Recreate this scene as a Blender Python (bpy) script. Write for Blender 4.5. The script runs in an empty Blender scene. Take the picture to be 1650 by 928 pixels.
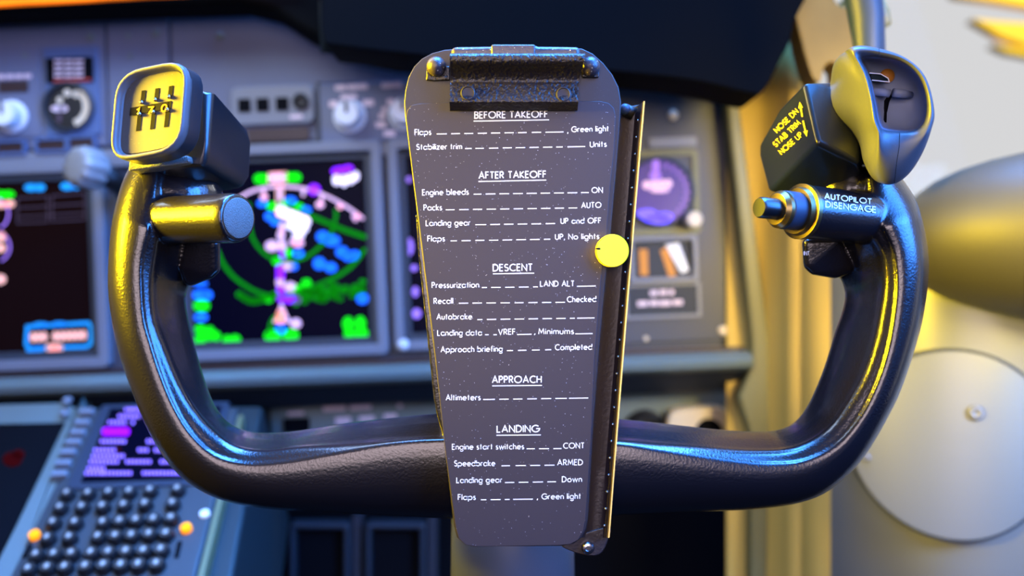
import bpy, bmesh, math, random
from mathutils import Vector, Matrix
random.seed(7)
C = bpy.context.scene.collection
SC = bpy.context.scene
rad = math.radians

# ---------------------------------------------------------------- camera
W, H, LENS = 1650, 928, 32.7
F = LENS / 36.0 * W
PITCH, ROLL = rad(0), rad(2.2)
CAM = Vector((0, 0, 1.2))
FW = Vector((0, math.cos(PITCH), -math.sin(PITCH)))
UP0 = Vector((0, math.sin(PITCH), math.cos(PITCH)))
X0 = Vector((1, 0, 0))
R = math.cos(ROLL) * X0 - math.sin(ROLL) * UP0
U = math.sin(ROLL) * X0 + math.cos(ROLL) * UP0

cam_d = bpy.data.cameras.new('camera'); cam = bpy.data.objects.new('camera', cam_d); C.objects.link(cam)
m = Matrix((R, U, -FW)).transposed().to_4x4(); m.translation = CAM
cam.matrix_world = m
cam_d.sensor_width = 36; cam_d.lens = LENS; cam_d.clip_start = 0.02
cam_d.dof.use_dof = True; cam_d.dof.focus_distance = 0.43; cam_d.dof.aperture_fstop = 4.6
SC.camera = cam

def P(px, py, d):
    return CAM + R * ((px - 825) / F * d) + U * ((464 - py) / F * d) + FW * d

# ---------------------------------------------------------------- view, world, lights
SC.view_settings.view_transform = 'Standard'; SC.view_settings.look = 'None'
SC.view_settings.gamma = 1.0; SC.view_settings.exposure = 0.0
SC.view_settings.use_curve_mapping = False
try:
    SC.cycles.use_denoising = True
except Exception:
    pass
wd = bpy.data.worlds.new('sky'); SC.world = wd; wd.use_nodes = True
nt = wd.node_tree; nt.nodes.clear()
tc = nt.nodes.new('ShaderNodeTexCoord'); dt = nt.nodes.new('ShaderNodeVectorMath'); dt.operation = 'DOT_PRODUCT'
sdir = (R * .8 + U * .3 + FW * .6).normalized(); dt.inputs[1].default_value = sdir
nt.links.new(tc.outputs['Generated'], dt.inputs[0])
mr = nt.nodes.new('ShaderNodeMapRange'); mr.interpolation_type = 'SMOOTHSTEP'
mr.inputs[1].default_value = .5; mr.inputs[2].default_value = .75
nt.links.new(dt.outputs['Value'], mr.inputs[0])
mx = nt.nodes.new('ShaderNodeMix'); mx.data_type = 'RGBA'
nt.links.new(mr.outputs[0], mx.inputs[0])
mx.inputs[6].default_value = (.07, .065, .10, 1)
mx.inputs[7].default_value = (.68, .68, .69, 1)
bg = nt.nodes.new('ShaderNodeBackground'); nt.links.new(mx.outputs[2], bg.inputs[0]); bg.inputs[1].default_value = 1.0
ow = nt.nodes.new('ShaderNodeOutputWorld'); nt.links.new(bg.outputs[0], ow.inputs[0])

def area(name, pos, target, size, size_y, col, power):
    l = bpy.data.lights.new(name, 'AREA'); l.shape = 'RECTANGLE'; l.size = size; l.size_y = size_y
    l.color = col; l.energy = power
    o = bpy.data.objects.new(name, l); C.objects.link(o)
    o.location = pos
    o.rotation_euler = (target - pos).to_track_quat('-Z', 'Y').to_euler()
    return o
def rel(r, u, f): return CAM + R * r + U * u + FW * f
YOKE = rel(0, 0, .44)
def spread(o, deg): o.data.spread = rad(deg); return o
spread(area('warm_side_window_light', rel(-.60, .17, .34), rel(.15, .07, .37), .14, .22, (1, .68, .004), 6.5), 50)
spread(area('blue_overhead_window_light', rel(.12, .85, .42), YOKE, .95, .6, (.06, .30, 1), 18), 56)
spread(area('blue_side_window_light', rel(.52, .33, .16), rel(.10, .08, .43), .5, .62, (.05, .26, 1), 7.0), 80)
area('camera_side_fill', rel(-.1, .20, -1.0), YOKE, .9, .6, (1, .80, .86), 11)  # soft pinkish fill added behind the camera
spread(area('blue_hatch_fill', rel(.62, .10, .25), rel(.36, -.10, .70), .2, .2, (.30, .54, 1), .9), 60)  # added lamp, turns the round hatch and silver wall bluish
area('panel_fill_light', rel(-.35, .42, .55), rel(-.2, -.05, .9), .5, .2, (.56, .72, 1), 3.3)  # added bluish fill to brighten the instrument panel
spread(area('warm_wall_fill', rel(.40, .12, .30), rel(.27, .04, .85), .12, .16, (1, .74, .20), .75), 60)  # added lamp out of view, warms and brightens the beige wall
area('beam_fill_light', rel(1.9, 1.6, 2.0), rel(1.55, .8, 3.0), .6, .6, (1, 1, 1), 32)  # lamp added near the yellow beams, in place of daylight

# ---------------------------------------------------------------- materials
def srgb(c):
    def f(v):
        v /= 255.0
        return v / 12.92 if v <= .04045 else ((v + .055) / 1.055) ** 2.4
    return (f(c[0]), f(c[1]), f(c[2]), 1)
def mat(name, col, rough=.5, metal=0, spec=.5, coat=0, bump=None, mottle=None, specks=None, emit=0, aniso=None):
    mm = bpy.data.materials.new(name); mm.use_nodes = True
    n = mm.node_tree.nodes; L = mm.node_tree.links; b = n['Principled BSDF']
    c = srgb(col)
    b.inputs['Base Color'].default_value = c; b.inputs['Roughness'].default_value = rough
    b.inputs['Metallic'].default_value = metal; b.inputs['Specular IOR Level'].default_value = spec
    b.inputs['Coat Weight'].default_value = coat; b.inputs['Coat Roughness'].default_value = .12
    t = n.new('ShaderNodeTexCoord')
    src = None
    if mottle:                                          # (scale, other colour, amount) soft colour variation of the paint
        nz = n.new('ShaderNodeTexNoise'); nz.inputs['Scale'].default_value = mottle[0]; nz.inputs['Detail'].default_value = 4
        L.new(t.outputs['Object'], nz.inputs['Vector'])
        rp = n.new('ShaderNodeMapRange'); rp.inputs[1].default_value = .35; rp.inputs[2].default_value = .7; rp.inputs[4].default_value = mottle[2]
        L.new(nz.outputs['Fac'], rp.inputs[0])
        mi = n.new('ShaderNodeMix'); mi.data_type = 'RGBA'; mi.inputs[6].default_value = c; mi.inputs[7].default_value = srgb(mottle[1])
        L.new(rp.outputs[0], mi.inputs[0]); src = mi.outputs[2]
    if specks:                                          # (scale, size, colour) dust specks
        vo = n.new('ShaderNodeTexVoronoi'); vo.inputs['Scale'].default_value = specks[0]
        L.new(t.outputs['Object'], vo.inputs['Vector'])
        nz = n.new('ShaderNodeTexNoise'); nz.inputs['Scale'].default_value = 45; nz.inputs['Detail'].default_value = 3
        L.new(t.outputs['Object'], nz.inputs['Vector'])
        th = n.new('ShaderNodeMath'); th.operation = 'MULTIPLY'; L.new(nz.outputs['Fac'], th.inputs[0]); th.inputs[1].default_value = specks[1]
        lt = n.new('ShaderNodeMath'); lt.operation = 'LESS_THAN'; L.new(vo.outputs['Distance'], lt.inputs[0]); L.new(th.outputs[0], lt.inputs[1])
        mi = n.new('ShaderNodeMix'); mi.data_type = 'RGBA'; mi.inputs[7].default_value = srgb(specks[2]); mi.inputs[6].default_value = c
        if src: L.new(src, mi.inputs[6])
        L.new(lt.outputs[0], mi.inputs[0]); src = mi.outputs[2]
    if src: L.new(src, b.inputs['Base Color'])
    if bump:                                            # (scale, strength)
        nz = n.new('ShaderNodeTexNoise'); nz.inputs['Scale'].default_value = bump[0]; nz.inputs['Detail'].default_value = 2
        L.new(t.outputs['Object'], nz.inputs['Vector'])
        bp = n.new('ShaderNodeBump'); bp.inputs['Strength'].default_value = bump[1]; bp.inputs['Distance'].default_value = .0004 if bump[1] < .9 else .0007
        L.new(nz.outputs['Fac'], bp.inputs['Height']); L.new(bp.outputs[0], b.inputs['Normal'])
    if emit:
        b.inputs['Emission Color'].default_value = c; b.inputs['Emission Strength'].default_value = emit
    return mm

M = {}
M['yoke'] = mat('gloss_black_paint', (19, 17, 21), .25, spec=.75, coat=.3, bump=(900, .32), specks=(700, .055, (120, 125, 130)))
M['head'] = mat('gloss_black_head', (13, 19, 25), .3, spec=.7, bump=(1200, .08), specks=(900, .05, (140, 145, 150)))
M['housing'] = mat('satin_black_housing', (26, 30, 38), .42, spec=.6, bump=(1800, .10), specks=(900, .05, (140, 145, 150)))
M['face'] = mat('matte_grey_faceplate', (66, 63, 60), .6, bump=(2500, .12), specks=(900, .09, (230, 225, 210)))
M['rim'] = mat('grey_rim', (84, 84, 88), .42, bump=(2000, .08))
M['guard'] = mat('grey_rubber', (62, 65, 71), .40, bump=(1500, .08))
M['lightened_rubber'] = mat('lightened_recess_rubber', (128, 138, 160), .5)  # guard rubber made paler where little light gets in
M['plate'] = mat('plate_black', (33, 29, 34), .45, bump=(2500, .10), specks=(800, .07, (150, 150, 160)))
M['card'] = mat('card_charcoal', (39, 34, 42), .5, bump=(3000, .08), specks=(620, .14, (190, 190, 205)))
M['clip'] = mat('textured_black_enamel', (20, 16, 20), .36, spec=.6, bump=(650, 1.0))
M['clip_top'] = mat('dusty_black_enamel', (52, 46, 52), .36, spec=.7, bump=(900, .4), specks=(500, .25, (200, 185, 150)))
M['rail'] = mat('rail_dark', (40, 30, 32), .38, spec=.7, bump=(700, .3), specks=(500, .10, (150, 140, 120)))
M['white_ink'] = mat('white_ink', (232, 232, 238), .6, emit=0)
M['yellow_ink'] = mat('yellow_ink', (240, 214, 30), .6)
M['yellow'] = mat('yellow_plastic', (250, 226, 20), .35)
M['bare'] = mat('worn_bare_metal', (104, 106, 104), .5, .3, bump=(2200, 1.0))
M['steel'] = mat('steel', (170, 170, 178), .25, 1)
M['edge'] = mat('pale_flange_edge', (150, 140, 120), .4)  # pale colour stands in for light caught along the flange
M['brass'] = mat('dull_brass', (120, 105, 70), .3, .9)
M['black'] = mat('black', (8, 8, 10), .5)
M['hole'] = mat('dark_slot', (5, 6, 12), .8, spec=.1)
M['orange_digit'] = mat('orange_digit', (255, 140, 20), .5)
M['panel'] = mat('panel_bluegrey', (100, 106, 126), .55, bump=(600, .1), mottle=(12, (92, 98, 122), .8))
M['panel_blue'] = mat('panel_blue', (76, 100, 142), .5)
M['panel_dark'] = mat('panel_dark_grey', (58, 61, 71), .5, bump=(600, .1), mottle=(14, (62, 64, 74), .8))
M['bezel'] = mat('bezel_grey', (118, 121, 130), .45)
M['bezel_dark'] = mat('bezel_recess', (48, 56, 66), .5)
M['teal'] = mat('teal_grey', (104, 116, 112), .5)
M['teal_dark'] = mat('teal_dark', (20, 36, 40), .6)
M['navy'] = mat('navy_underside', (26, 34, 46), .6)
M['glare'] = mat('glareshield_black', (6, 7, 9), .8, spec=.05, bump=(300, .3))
M['screen'] = mat('screen_glass', (3, 4, 20), .3, spec=.04)
M['screen_warm'] = mat('screen_glass_brown', (26, 11, 10), .3, spec=.05)
M['gauge'] = mat('gauge_violet', (54, 16, 130), .3)
M['brown'] = mat('window_brown', (52, 34, 34), .4)
M['knob_white'] = mat('knob_white', (226, 230, 236), .35)
M['knob_clear'] = mat('knob_clear', (140, 140, 140), .3)
M['legend'] = mat('legend_pale', (225, 200, 205), .6)
M['cream'] = mat('cream', (222, 205, 175), .5)
M['red_ink'] = mat('red_ink', (170, 50, 45), .6)
M['orange_paint'] = mat('orange_flag', (200, 125, 30), .5)
M['beige'] = mat('wall_beige', (214, 182, 92), .55, bump=(60, .1), mottle=(5, (198, 168, 84), .7))
M['silver'] = mat('silver_paint', (132, 136, 138), .36, .3)
M['olive'] = mat('olive_trim', (112, 108, 70), .5)
M['pillar'] = mat('pillar_tan', (160, 130, 66), .7, spec=.2, mottle=(20, (138, 112, 58), .8))
M['column'] = mat('column_grey', (84, 90, 100), .4)
M['arm'] = mat('blue_black_plastic', (30, 48, 70), .5)
M['leather'] = mat('olive_leather', (62, 60, 46), .5, bump=(200, .2))
M['key_legend'] = mat('key_legend', (176, 164, 152), .6)
M['key'] = mat('key_black', (26, 28, 32), .4)
M['cdu'] = mat('cdu_bluegrey', (50, 55, 60), .55)
M['cdu_blue'] = mat('cdu_blue', (34, 46, 64), .5)
M['yellow_out'] = mat('yellow_paint_outdoors', (250, 205, 0), .6)
M['glass'] = mat('pane', (255, 255, 255), .0)
def em(name, c, s=1.0): M[name] = mat(name, c, .5, emit=s, spec=0); return M[name]
em('e_green', (20, 220, 20), .8); em('e_dgreen', (10, 130, 14), .65); em('e_pink', (225, 180, 200), .7); em('e_white', (240, 225, 240), .85)
em('e_mag', (150, 40, 240), .9); em('e_blue', (30, 110, 240), .9); em('e_cyan', (30, 140, 210), .9); em('e_lav', (165, 120, 215), .62)
em('e_violet', (150, 20, 200), 1.1); em('e_orange', (255, 150, 20), 1.2); em('e_red', (60, 6, 6), .10); em('e_salmon', (240, 175, 155), .75)
em('e_led', (200, 210, 220), .8); em('e_grey', (70, 60, 75), .7); em('e_glow', (120, 100, 250), .9)
# clear pane: mostly transparent
gm = M['glass'].node_tree; gb = gm.nodes['Principled BSDF']; gm.nodes.remove(gb)
tr = gm.nodes.new('ShaderNodeBsdfTransparent'); gl = gm.nodes.new('ShaderNodeBsdfGlossy'); gl.inputs['Roughness'].default_value = .02
ms = gm.nodes.new('ShaderNodeMixShader'); ms.inputs[0].default_value = .003
gm.links.new(tr.outputs[0], ms.inputs[1]); gm.links.new(gl.outputs[0], ms.inputs[2]); gm.links.new(ms.outputs[0], gm.nodes['Material Output'].inputs[0])
# uneven orange strip lamp
on = M['e_strip'] = mat('e_strip', (255, 120, 20), .5, emit=1.0, spec=0)
g = on.node_tree; t = g.nodes.new('ShaderNodeTexCoord'); nz = g.nodes.new('ShaderNodeTexNoise'); nz.inputs['Scale'].default_value = 9
cr = g.nodes.new('ShaderNodeMapRange'); cr.inputs[1].default_value = .4; cr.inputs[2].default_value = .62; cr.inputs[3].default_value = .06; cr.inputs[4].default_value = 1.5
g.links.new(t.outputs['Object'], nz.inputs['Vector']); g.links.new(nz.outputs['Fac'], cr.inputs[0]); g.links.new(cr.outputs[0], g.nodes['Principled BSDF'].inputs['Emission Strength'])

# ---------------------------------------------------------------- object helpers
ORG = {}
def props(o, label=None, cat=None, group=None, kind=None):
    if label: o['label'] = label
    if cat: o['category'] = cat
    if group: o['group'] = group
    if kind: o['kind'] = kind
def thing(name, label, cat, loc, group=None, kind=None):
    o = bpy.data.objects.new(name, None); C.objects.link(o); o.location = loc; o.empty_display_size = .02
    ORG[o] = Vector(loc); props(o, label, cat, group, kind)
    return o
def make(name, chunks, parent=None, smooth=False, bevel=0, subsurf=0, seg=2, auto=None, label=None, cat=None, group=None, kind=None, recalc=True):
    """chunks: list of (verts, faces, material) in world space -> ONE mesh object"""
    if isinstance(chunks, tuple): chunks = [chunks]
    allv = [v for c in chunks for v in c[0]]
    if parent is not None: org = ORG[parent]
    else:
        org = Vector((sum(v.x for v in allv), sum(v.y for v in allv), sum(v.z for v in allv))) / len(allv)
    mats = []; vs = []; fs = []; mi = []
    for v, f, mt in chunks:
        if mt not in mats: mats.append(mt)
        k = len(vs); vs += [tuple(p - org) for p in v]; fs += [tuple(i + k for i in q) for q in f]; mi += [mats.index(mt)] * len(f)
    me = bpy.data.meshes.new(name); me.from_pydata(vs, [], fs)
    for mt in mats: me.materials.append(M[mt])
    for i, p in enumerate(me.polygons): p.material_index = mi[i]
    if recalc:
        bm = bmesh.new(); bm.from_mesh(me); bmesh.ops.recalc_face_normals(bm, faces=bm.faces); bm.to_mesh(me); bm.free()
    if smooth or auto:
        for p in me.polygons: p.use_smooth = True
    o = bpy.data.objects.new(name, me); C.objects.link(o); ORG[o] = org
    if parent is not None: o.parent = parent
    else: o.location = org
    if auto:
        bm = bmesh.new(); bm.from_mesh(me)
        for e in bm.edges:
            if len(e.link_faces) == 2 and e.calc_face_angle(0) > rad(auto): e.smooth = False
        bm.to_mesh(me); bm.free()
    if bevel:
        b = o.modifiers.new('bevel', 'BEVEL'); b.width = bevel; b.segments = seg; b.limit_method = 'ANGLE'; b.angle_limit = rad(35); b.harden_normals = False
        for p in me.polygons: p.use_smooth = True
        bm = bmesh.new(); bm.from_mesh(me)
        bm.free()
        w = o.modifiers.new('wn', 'WEIGHTED_NORMAL'); w.keep_sharp = True
    if subsurf:
        s = o.modifiers.new('sub', 'SUBSURF'); s.levels = subsurf; s.render_levels = subsurf
    props(o, label, cat, group, kind)
    return o
def clone(o, dloc, parent=None):
    c = o.copy(); C.objects.link(c); c.location = Vector(o.location) + dloc
    if parent is not None: c.parent = parent
    ORG[c] = ORG[o] + dloc
    return c

class Fr:
    """a flat working frame: origin o, axes x, y and normal n; px() maps a photo pixel onto it"""
    def __init__(s, o, x, y, n): s.o, s.x, s.y, s.n = o, x.normalized(), y.normalized(), n.normalized()
    def p(s, u, v, w=0): return s.o + s.x * u + s.y * v + s.n * w
    def hit(s, px, py):
        d = P(px, py, 1) - CAM
        return CAM + d * ((s.o - CAM).dot(s.n) / d.dot(s.n))
    def px(s, px, py, w=0): return s.hit(px, py) + s.n * w
    def at(s, px, py, w=0): return Fr(s.hit(px, py) + s.n * w, s.x, s.y, s.n)
    def s(s, px, py): return (s.hit(px, py) - CAM).dot(FW) / F
def camfr(px, py, d): return Fr(P(px, py, d), R, U, -FW)
def frame_n(o, n, up=None):
    n = n.normalized(); up = up or U
    x = up.cross(n)
    if x.length < 1e-4: x = R.copy()
    x.normalize(); return Fr(o, x, n.cross(x), n)

def rrect(w, h, r, n=5, cx=0, cy=0):
    out = []
    r = min(r, w / 2 - 1e-6, h / 2 - 1e-6)
    for k, (sx, sy) in enumerate(((1, 1), (-1, 1), (-1, -1), (1, -1))):
        for i in range(n + 1):
            a = (k + i / n) * math.pi / 2
            out.append((cx + sx * (w / 2 - r) + r * math.cos(a), cy + sy * (h / 2 - r) + r * math.sin(a)))
    return out
def loft(loops, mt, cap0=True, cap1=True, closed=True):
    n = len(loops[0]); v = [p for l in loops for p in l]; f = []
    for i in range(len(loops) - 1):
        for j in range(n if closed else n - 1):
            k = (j + 1) % n
            f.append((i * n + j, i * n + k, (i + 1) * n + k, (i + 1) * n + j))
    if cap0: f.append(tuple(range(n - 1, -1, -1)))
    if cap1: f.append(tuple((len(loops) - 1) * n + j for j in range(n)))
    return (v, f, mt)
def prism(fr, poly, w0, w1, mt):
    return loft([[fr.p(a, b, w0) for a, b in poly], [fr.p(a, b, w1) for a, b in poly]], mt)
def pxprism(fr, pxpoly, w0, w1, mt):
    a = [fr.hit(*q) for q in pxpoly]
    return loft([[q + fr.n * w0 for q in a], [q + fr.n * w1 for q in a]], mt)
def frame_prism(fr, outer, inner, w0, w1, mt):
    """ring between two outlines with the same number of points"""
    L = [[fr.p(a, b, w0) for a, b in outer], [fr.p(a, b, w1) for a, b in outer], [fr.p(a, b, w1) for a, b in inner], [fr.p(a, b, w0) for a, b in inner]]
    L.append(L[0])
    return loft(L, mt, False, False)
def lathe(fr, prof, mt, seg=32, ex=1, ey=1, caps=True):
    loops = [[fr.p(r * math.cos(2 * math.pi * k / seg) * ex, r * math.sin(2 * math.pi * k / seg) * ey, w) for k in range(seg)] for r, w in prof]
    return loft(loops, mt, caps, caps)
def tube(path, rads, mt, seg=16):
    loops = []
    for i, p in enumerate(path):
        t = (path[min(i + 1, len(path) - 1)] - path[max(i - 1, 0)]).normalized()
        fr = frame_n(p, t, U if abs(t.dot(U)) < .9 else R)
        r = rads[i] if isinstance(rads, (list, tuple)) else rads
        loops.append([fr.p(r * math.cos(2 * math.pi * k / seg), r * math.sin(2 * math.pi * k / seg)) for k in range(seg)])
    return loft(loops, mt)
def ball(c, r, mt, seg=20, sx=1, sy=1, sz=1):
    fr = Fr(c, R, U, -FW)
    prof = [(max(1e-5, r * math.sin(math.pi * i / 12)), -r * math.cos(math.pi * i / 12)) for i in range(13)]
    loops = [[fr.p(a * math.cos(2 * math.pi * k / seg) * sx, a * math.sin(2 * math.pi * k / seg) * sy, w * sz) for k in range(seg)] for a, w in prof]
    return loft(loops, mt)
def hull(pts, mt):
    bm = bmesh.new()
    for p in pts: bm.verts.new(p)
    bm.verts.ensure_lookup_table()
    r = bmesh.ops.convex_hull(bm, input=bm.verts)
    bmesh.ops.delete(bm, geom=list({e for e in r['geom_interior'] + r['geom_unused'] if isinstance(e, bmesh.types.BMVert)}), context='VERTS')
    bmesh.ops.dissolve_limit(bm, angle_limit=rad(3), verts=bm.verts, edges=bm.edges)
    bm.verts.index_update()
    v = [x.co.copy() for x in bm.verts]; f = [tuple(q.index for q in fc.verts) for fc in bm.faces]; bm.free()
    return (v, f, mt)
def spline(pts, n, closed=False):
    """Catmull-Rom through tuples of numbers"""
    N = len(pts); out = []
    cnt = N if closed else N - 1
    for i in range(cnt):
        g = (lambda k: pts[k % N]) if closed else (lambda k: pts[max(0, min(N - 1, k))])
        a, b, c, d = g(i - 1), g(i), g(i + 1), g(i + 2)
        for s in range(n):
            t = s / n
            out.append(tuple(.5 * (2 * b[k] + (c[k] - a[k]) * t + (2 * a[k] - 5 * b[k] + 4 * c[k] - d[k]) * t * t + (3 * b[k] - a[k] - 3 * c[k] + d[k]) * t ** 3) for k in range(len(b))))
    if not closed: out.append(tuple(pts[-1]))
    return out
def resample(pts, n, closed=True):
    q = list(pts) + ([pts[0]] if closed else [])
    d = [0]
    for a, b in zip(q, q[1:]): d.append(d[-1] + math.dist(a, b))
    out = []; j = 0
    for i in range(n):
        s = d[-1] * i / (n if closed else n - 1)
        while j < len(d) - 2 and d[j + 1] < s: j += 1
        t = (s - d[j]) / max(1e-9, d[j + 1] - d[j])
        out.append(tuple(a + (b - a) * t for a, b in zip(q[j], q[j + 1])))
    return out
def lerp(a, b, t): return tuple(x + (y - x) * t for x, y in zip(a, b))

def ribbons(polys, hw, mp, mt):
    """flat strokes; polys in pixels, mp maps a pixel to a world point"""
    V = []; Fs = []
    for pl in polys:
        cl = len(pl) > 3 and math.dist(pl[0], pl[-1]) < 1e-6
        pts = list(pl[:-1]) if cl else list(pl)
        n = len(pts); base = len(V)
        for i, p in enumerate(pts):
            a = pts[i - 1] if (i > 0 or cl) else None
            b = pts[(i + 1) % n] if (i < n - 1 or cl) else None
            d1 = (p[0] - a[0], p[1] - a[1]) if a else None; d2 = (b[0] - p[0], b[1] - p[1]) if b else None
            d1 = d1 or d2; d2 = d2 or d1
            l1 = math.hypot(*d1) or 1; l2 = math.hypot(*d2) or 1
            n1 = (-d1[1] / l1, d1[0] / l1); n2 = (-d2[1] / l2, d2[0] / l2)
            mx_, my_ = n1[0] + n2[0], n1[1] + n2[1]; ml = math.hypot(mx_, my_) or 1
            mx_, my_ = mx_ / ml, my_ / ml
            k = min(2.2, 1 / max(.3, mx_ * n1[0] + my_ * n1[1])) * hw
            V.append(mp(p[0] + mx_ * k, p[1] + my_ * k)); V.append(mp(p[0] - mx_ * k, p[1] - my_ * k))
        for i in range(n if cl else n - 1):
            j = (i + 1) % n
            Fs.append((base + 2 * i, base + 2 * j, base + 2 * j + 1, base + 2 * i + 1))
    return (V, Fs, mt)
def dots(centres, r, mp, mt, seg=14):
    V = []; Fs = []
    for c in centres:
        rr = c[2] if len(c) > 2 else r; ry = c[3] if len(c) > 3 else rr
        k = len(V); V += [mp(c[0] + rr * math.cos(2 * math.pi * i / seg), c[1] + ry * math.sin(2 * math.pi * i / seg)) for i in range(seg)]
        Fs.append(tuple(range(k, k + seg)))
    return (V, Fs, mt)

# geometric sans lettering drawn with strokes (cap height 1)
def arc(cx, cy, rx, ry, a0, a1, n=14):
    return [(cx + rx * math.cos(rad(a0 + (a1 - a0) * i / n)), cy + ry * math.sin(rad(a0 + (a1 - a0) * i / n))) for i in range(n + 1)]
xh = .64
ro = arc(.32, .32, .32, .32, 0, 360, 22); ro[-1] = ro[0]
def sh(p, dx): return [(a + dx, b) for a, b in p]
GL = {
 'A': (.74, [[(0, 0), (.37, 1), (.74, 0)], [(.13, .34), (.61, .34)]]),
 'B': (.5, [[(0, .54), (.24, .54)] + arc(.24, .77, .22, .23, -90, 90, 8) + [(0, 1), (0, 0)] + arc(.26, .27, .24, .27, -90, 90, 8) + [(.24, .54)]]),
 'C': (.76, [arc(.48, .5, .48, .5, 50, 310, 20)]),
 'D': (.68, [[(0, 0), (0, 1), (.2, 1)] + arc(.2, .5, .48, .5, 90, -90, 16) + [(0, 0)]]),
 'E': (.44, [[(.44, 1), (0, 1), (0, 0), (.44, 0)], [(0, .54), (.4, .54)]]),
 'F': (.42, [[(.42, 1), (0, 1), (0, 0)], [(0, .54), (.38, .54)]]),
 'G': (.9, [arc(.5, .5, .5, .5, 45, 360, 24) + [(.55, .5)]]),
 'H': (.6, [[(0, 0), (0, 1)], [(.6, 0), (.6, 1)], [(0, .52), (.6, .52)]]),
 'I': (0, [[(0, 0), (0, 1)]]),
 'K': (.55, [[(0, 0), (0, 1)], [(.5, 1), (.02, .5), (.55, 0)]]),
 'L': (.42, [[(0, 1), (0, 0), (.42, 0)]]),
 'M': (.8, [[(0, 0), (.1, 1), (.4, .25), (.7, 1), (.8, 0)]]),
 'N': (.66, [[(0, 0), (0, 1), (.66, 0), (.66, 1)]]),
 'O': (1.0, [arc(.5, .5, .5, .5, 0, 360, 26)]),
 'P': (.48, [[(0, 0), (0, 1), (.22, 1)] + arc(.22, .74, .25, .26, 90, -90, 10) + [(0, .48)]]),
 'R': (.52, [[(0, 0), (0, 1), (.22, 1)] + arc(.22, .74, .25, .26, 90, -90, 10) + [(0, .48)], [(.2, .48), (.52, 0)]]),
 'S': (.5, [arc(.25, .75, .22, .25, 35, 250, 12) + arc(.25, .26, .25, .26, 75, -150, 12)]),
 'T': (.54, [[(0, 1), (.54, 1)], [(.27, 1), (.27, 0)]]),
 'U': (.58, [[(0, 1)] + arc(.29, .3, .29, .3, 180, 360, 12) + [(.58, 1)]]),
 'V': (.66, [[(0, 1), (.33, 0), (.66, 1)]]),
 '0': (.56, [arc(.28, .5, .28, .5, 0, 360, 22)]),
 '1': (.2, [[(0, .8), (.2, 1), (.2, 0)]]),
 '7': (.52, [[(0, 1), (.52, 1), (.15, 0)]]),
 'a': (.64, [ro, [(.64, xh), (.64, 0)]]), 'b': (.64, [ro, [(0, 1.04), (0, 0)]]),
 'c': (.5, [arc(.32, .32, .32, .32, 55, 305, 14)]), 'd': (.64, [ro, [(.64, 1.04), (.64, 0)]]),
 'e': (.62, [[(0.02, .34), (.62, .34)] + arc(.32, .32, .31, .32, 4, 312, 18)]),
 'f': (.34, [arc(.34, .8, .2, .22, 80, 180, 6) + [(.14, 0)], [(0, xh), (.32, xh)]]),
 'g': (.64, [ro, [(.64, xh), (.64, -.1)] + arc(.34, -.08, .3, .26, 0, -150, 9)]),
 'h': (.46, [[(0, 1.04), (0, 0)], [(0, .38)] + arc(.23, .4, .23, .24, 180, 0, 9) + [(.46, 0)]]),
 'i': (0, [[(0, xh), (0, 0)], [(0, .84), (0, .97)]]),
 'k': (.42, [[(0, 1.04), (0, 0)], [(.4, xh), (.02, .32), (.44, 0)]]),
 'l': (0, [[(0, 1.04), (0, 0)]]),
 'm': (.76, [[(0, xh), (0, 0)], arc(.19, .44, .19, .2, 180, 0, 8) + [(.38, 0)], [(.38, .42)] + arc(.57, .44, .19, .2, 180, 0, 8) + [(.76, 0)]]),
 'n': (.46, [[(0, xh), (0, 0)], arc(.23, .41, .23, .23, 180, 0, 9) + [(.46, 0)]]),
 'o': (.64, [ro]), 'p': (.64, [ro, [(0, xh), (0, -.34)]]),
 'r': (.28, [[(0, xh), (0, 0)], arc(.22, .4, .22, .24, 180, 70, 6)]),
 's': (.34, [arc(.18, .48, .15, .16, 40, 250, 8) + arc(.17, .16, .17, .165, 75, -150, 8)]),
 't': (.3, [[(.15, .95), (.15, 0)], [(0, xh), (.3, xh)]]),
 'u': (.46, [[(0, xh)] + arc(.23, .23, .23, .23, 180, 360, 9) + [(.46, xh)]]),
 'w': (.84, [[(0, xh), (.21, 0), (.42, xh), (.63, 0), (.84, xh)]]),
 'z': (.42, [[(0, xh), (.42, xh), (0, 0), (.42, 0)]]),
 ',': (.06, [[(.06, .1), (0, -.2)]]),
}
def lettering(txt, x0, x1, y0, y1, cap, gap=.24, slant=0):
    """strokes in pixels, fitted between x0..x1 with the baseline from y0 to y1"""
    pen = 0; strokes = []
    for ch in txt:
        if ch == ' ': pen += .46; continue
        w, pl = GL[ch]
        strokes += [sh(p, pen) for p in pl]; pen += w + gap
    tot = pen - gap
    k = (x1 - x0) / tot if tot > 0 else 1
    dy = (y1 - y0) / max(1e-6, x1 - x0)
    return [[(x0 + (a + slant * b) * k, y0 + a * k * dy - b * cap) for a, b in p] for p in strokes]

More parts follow.
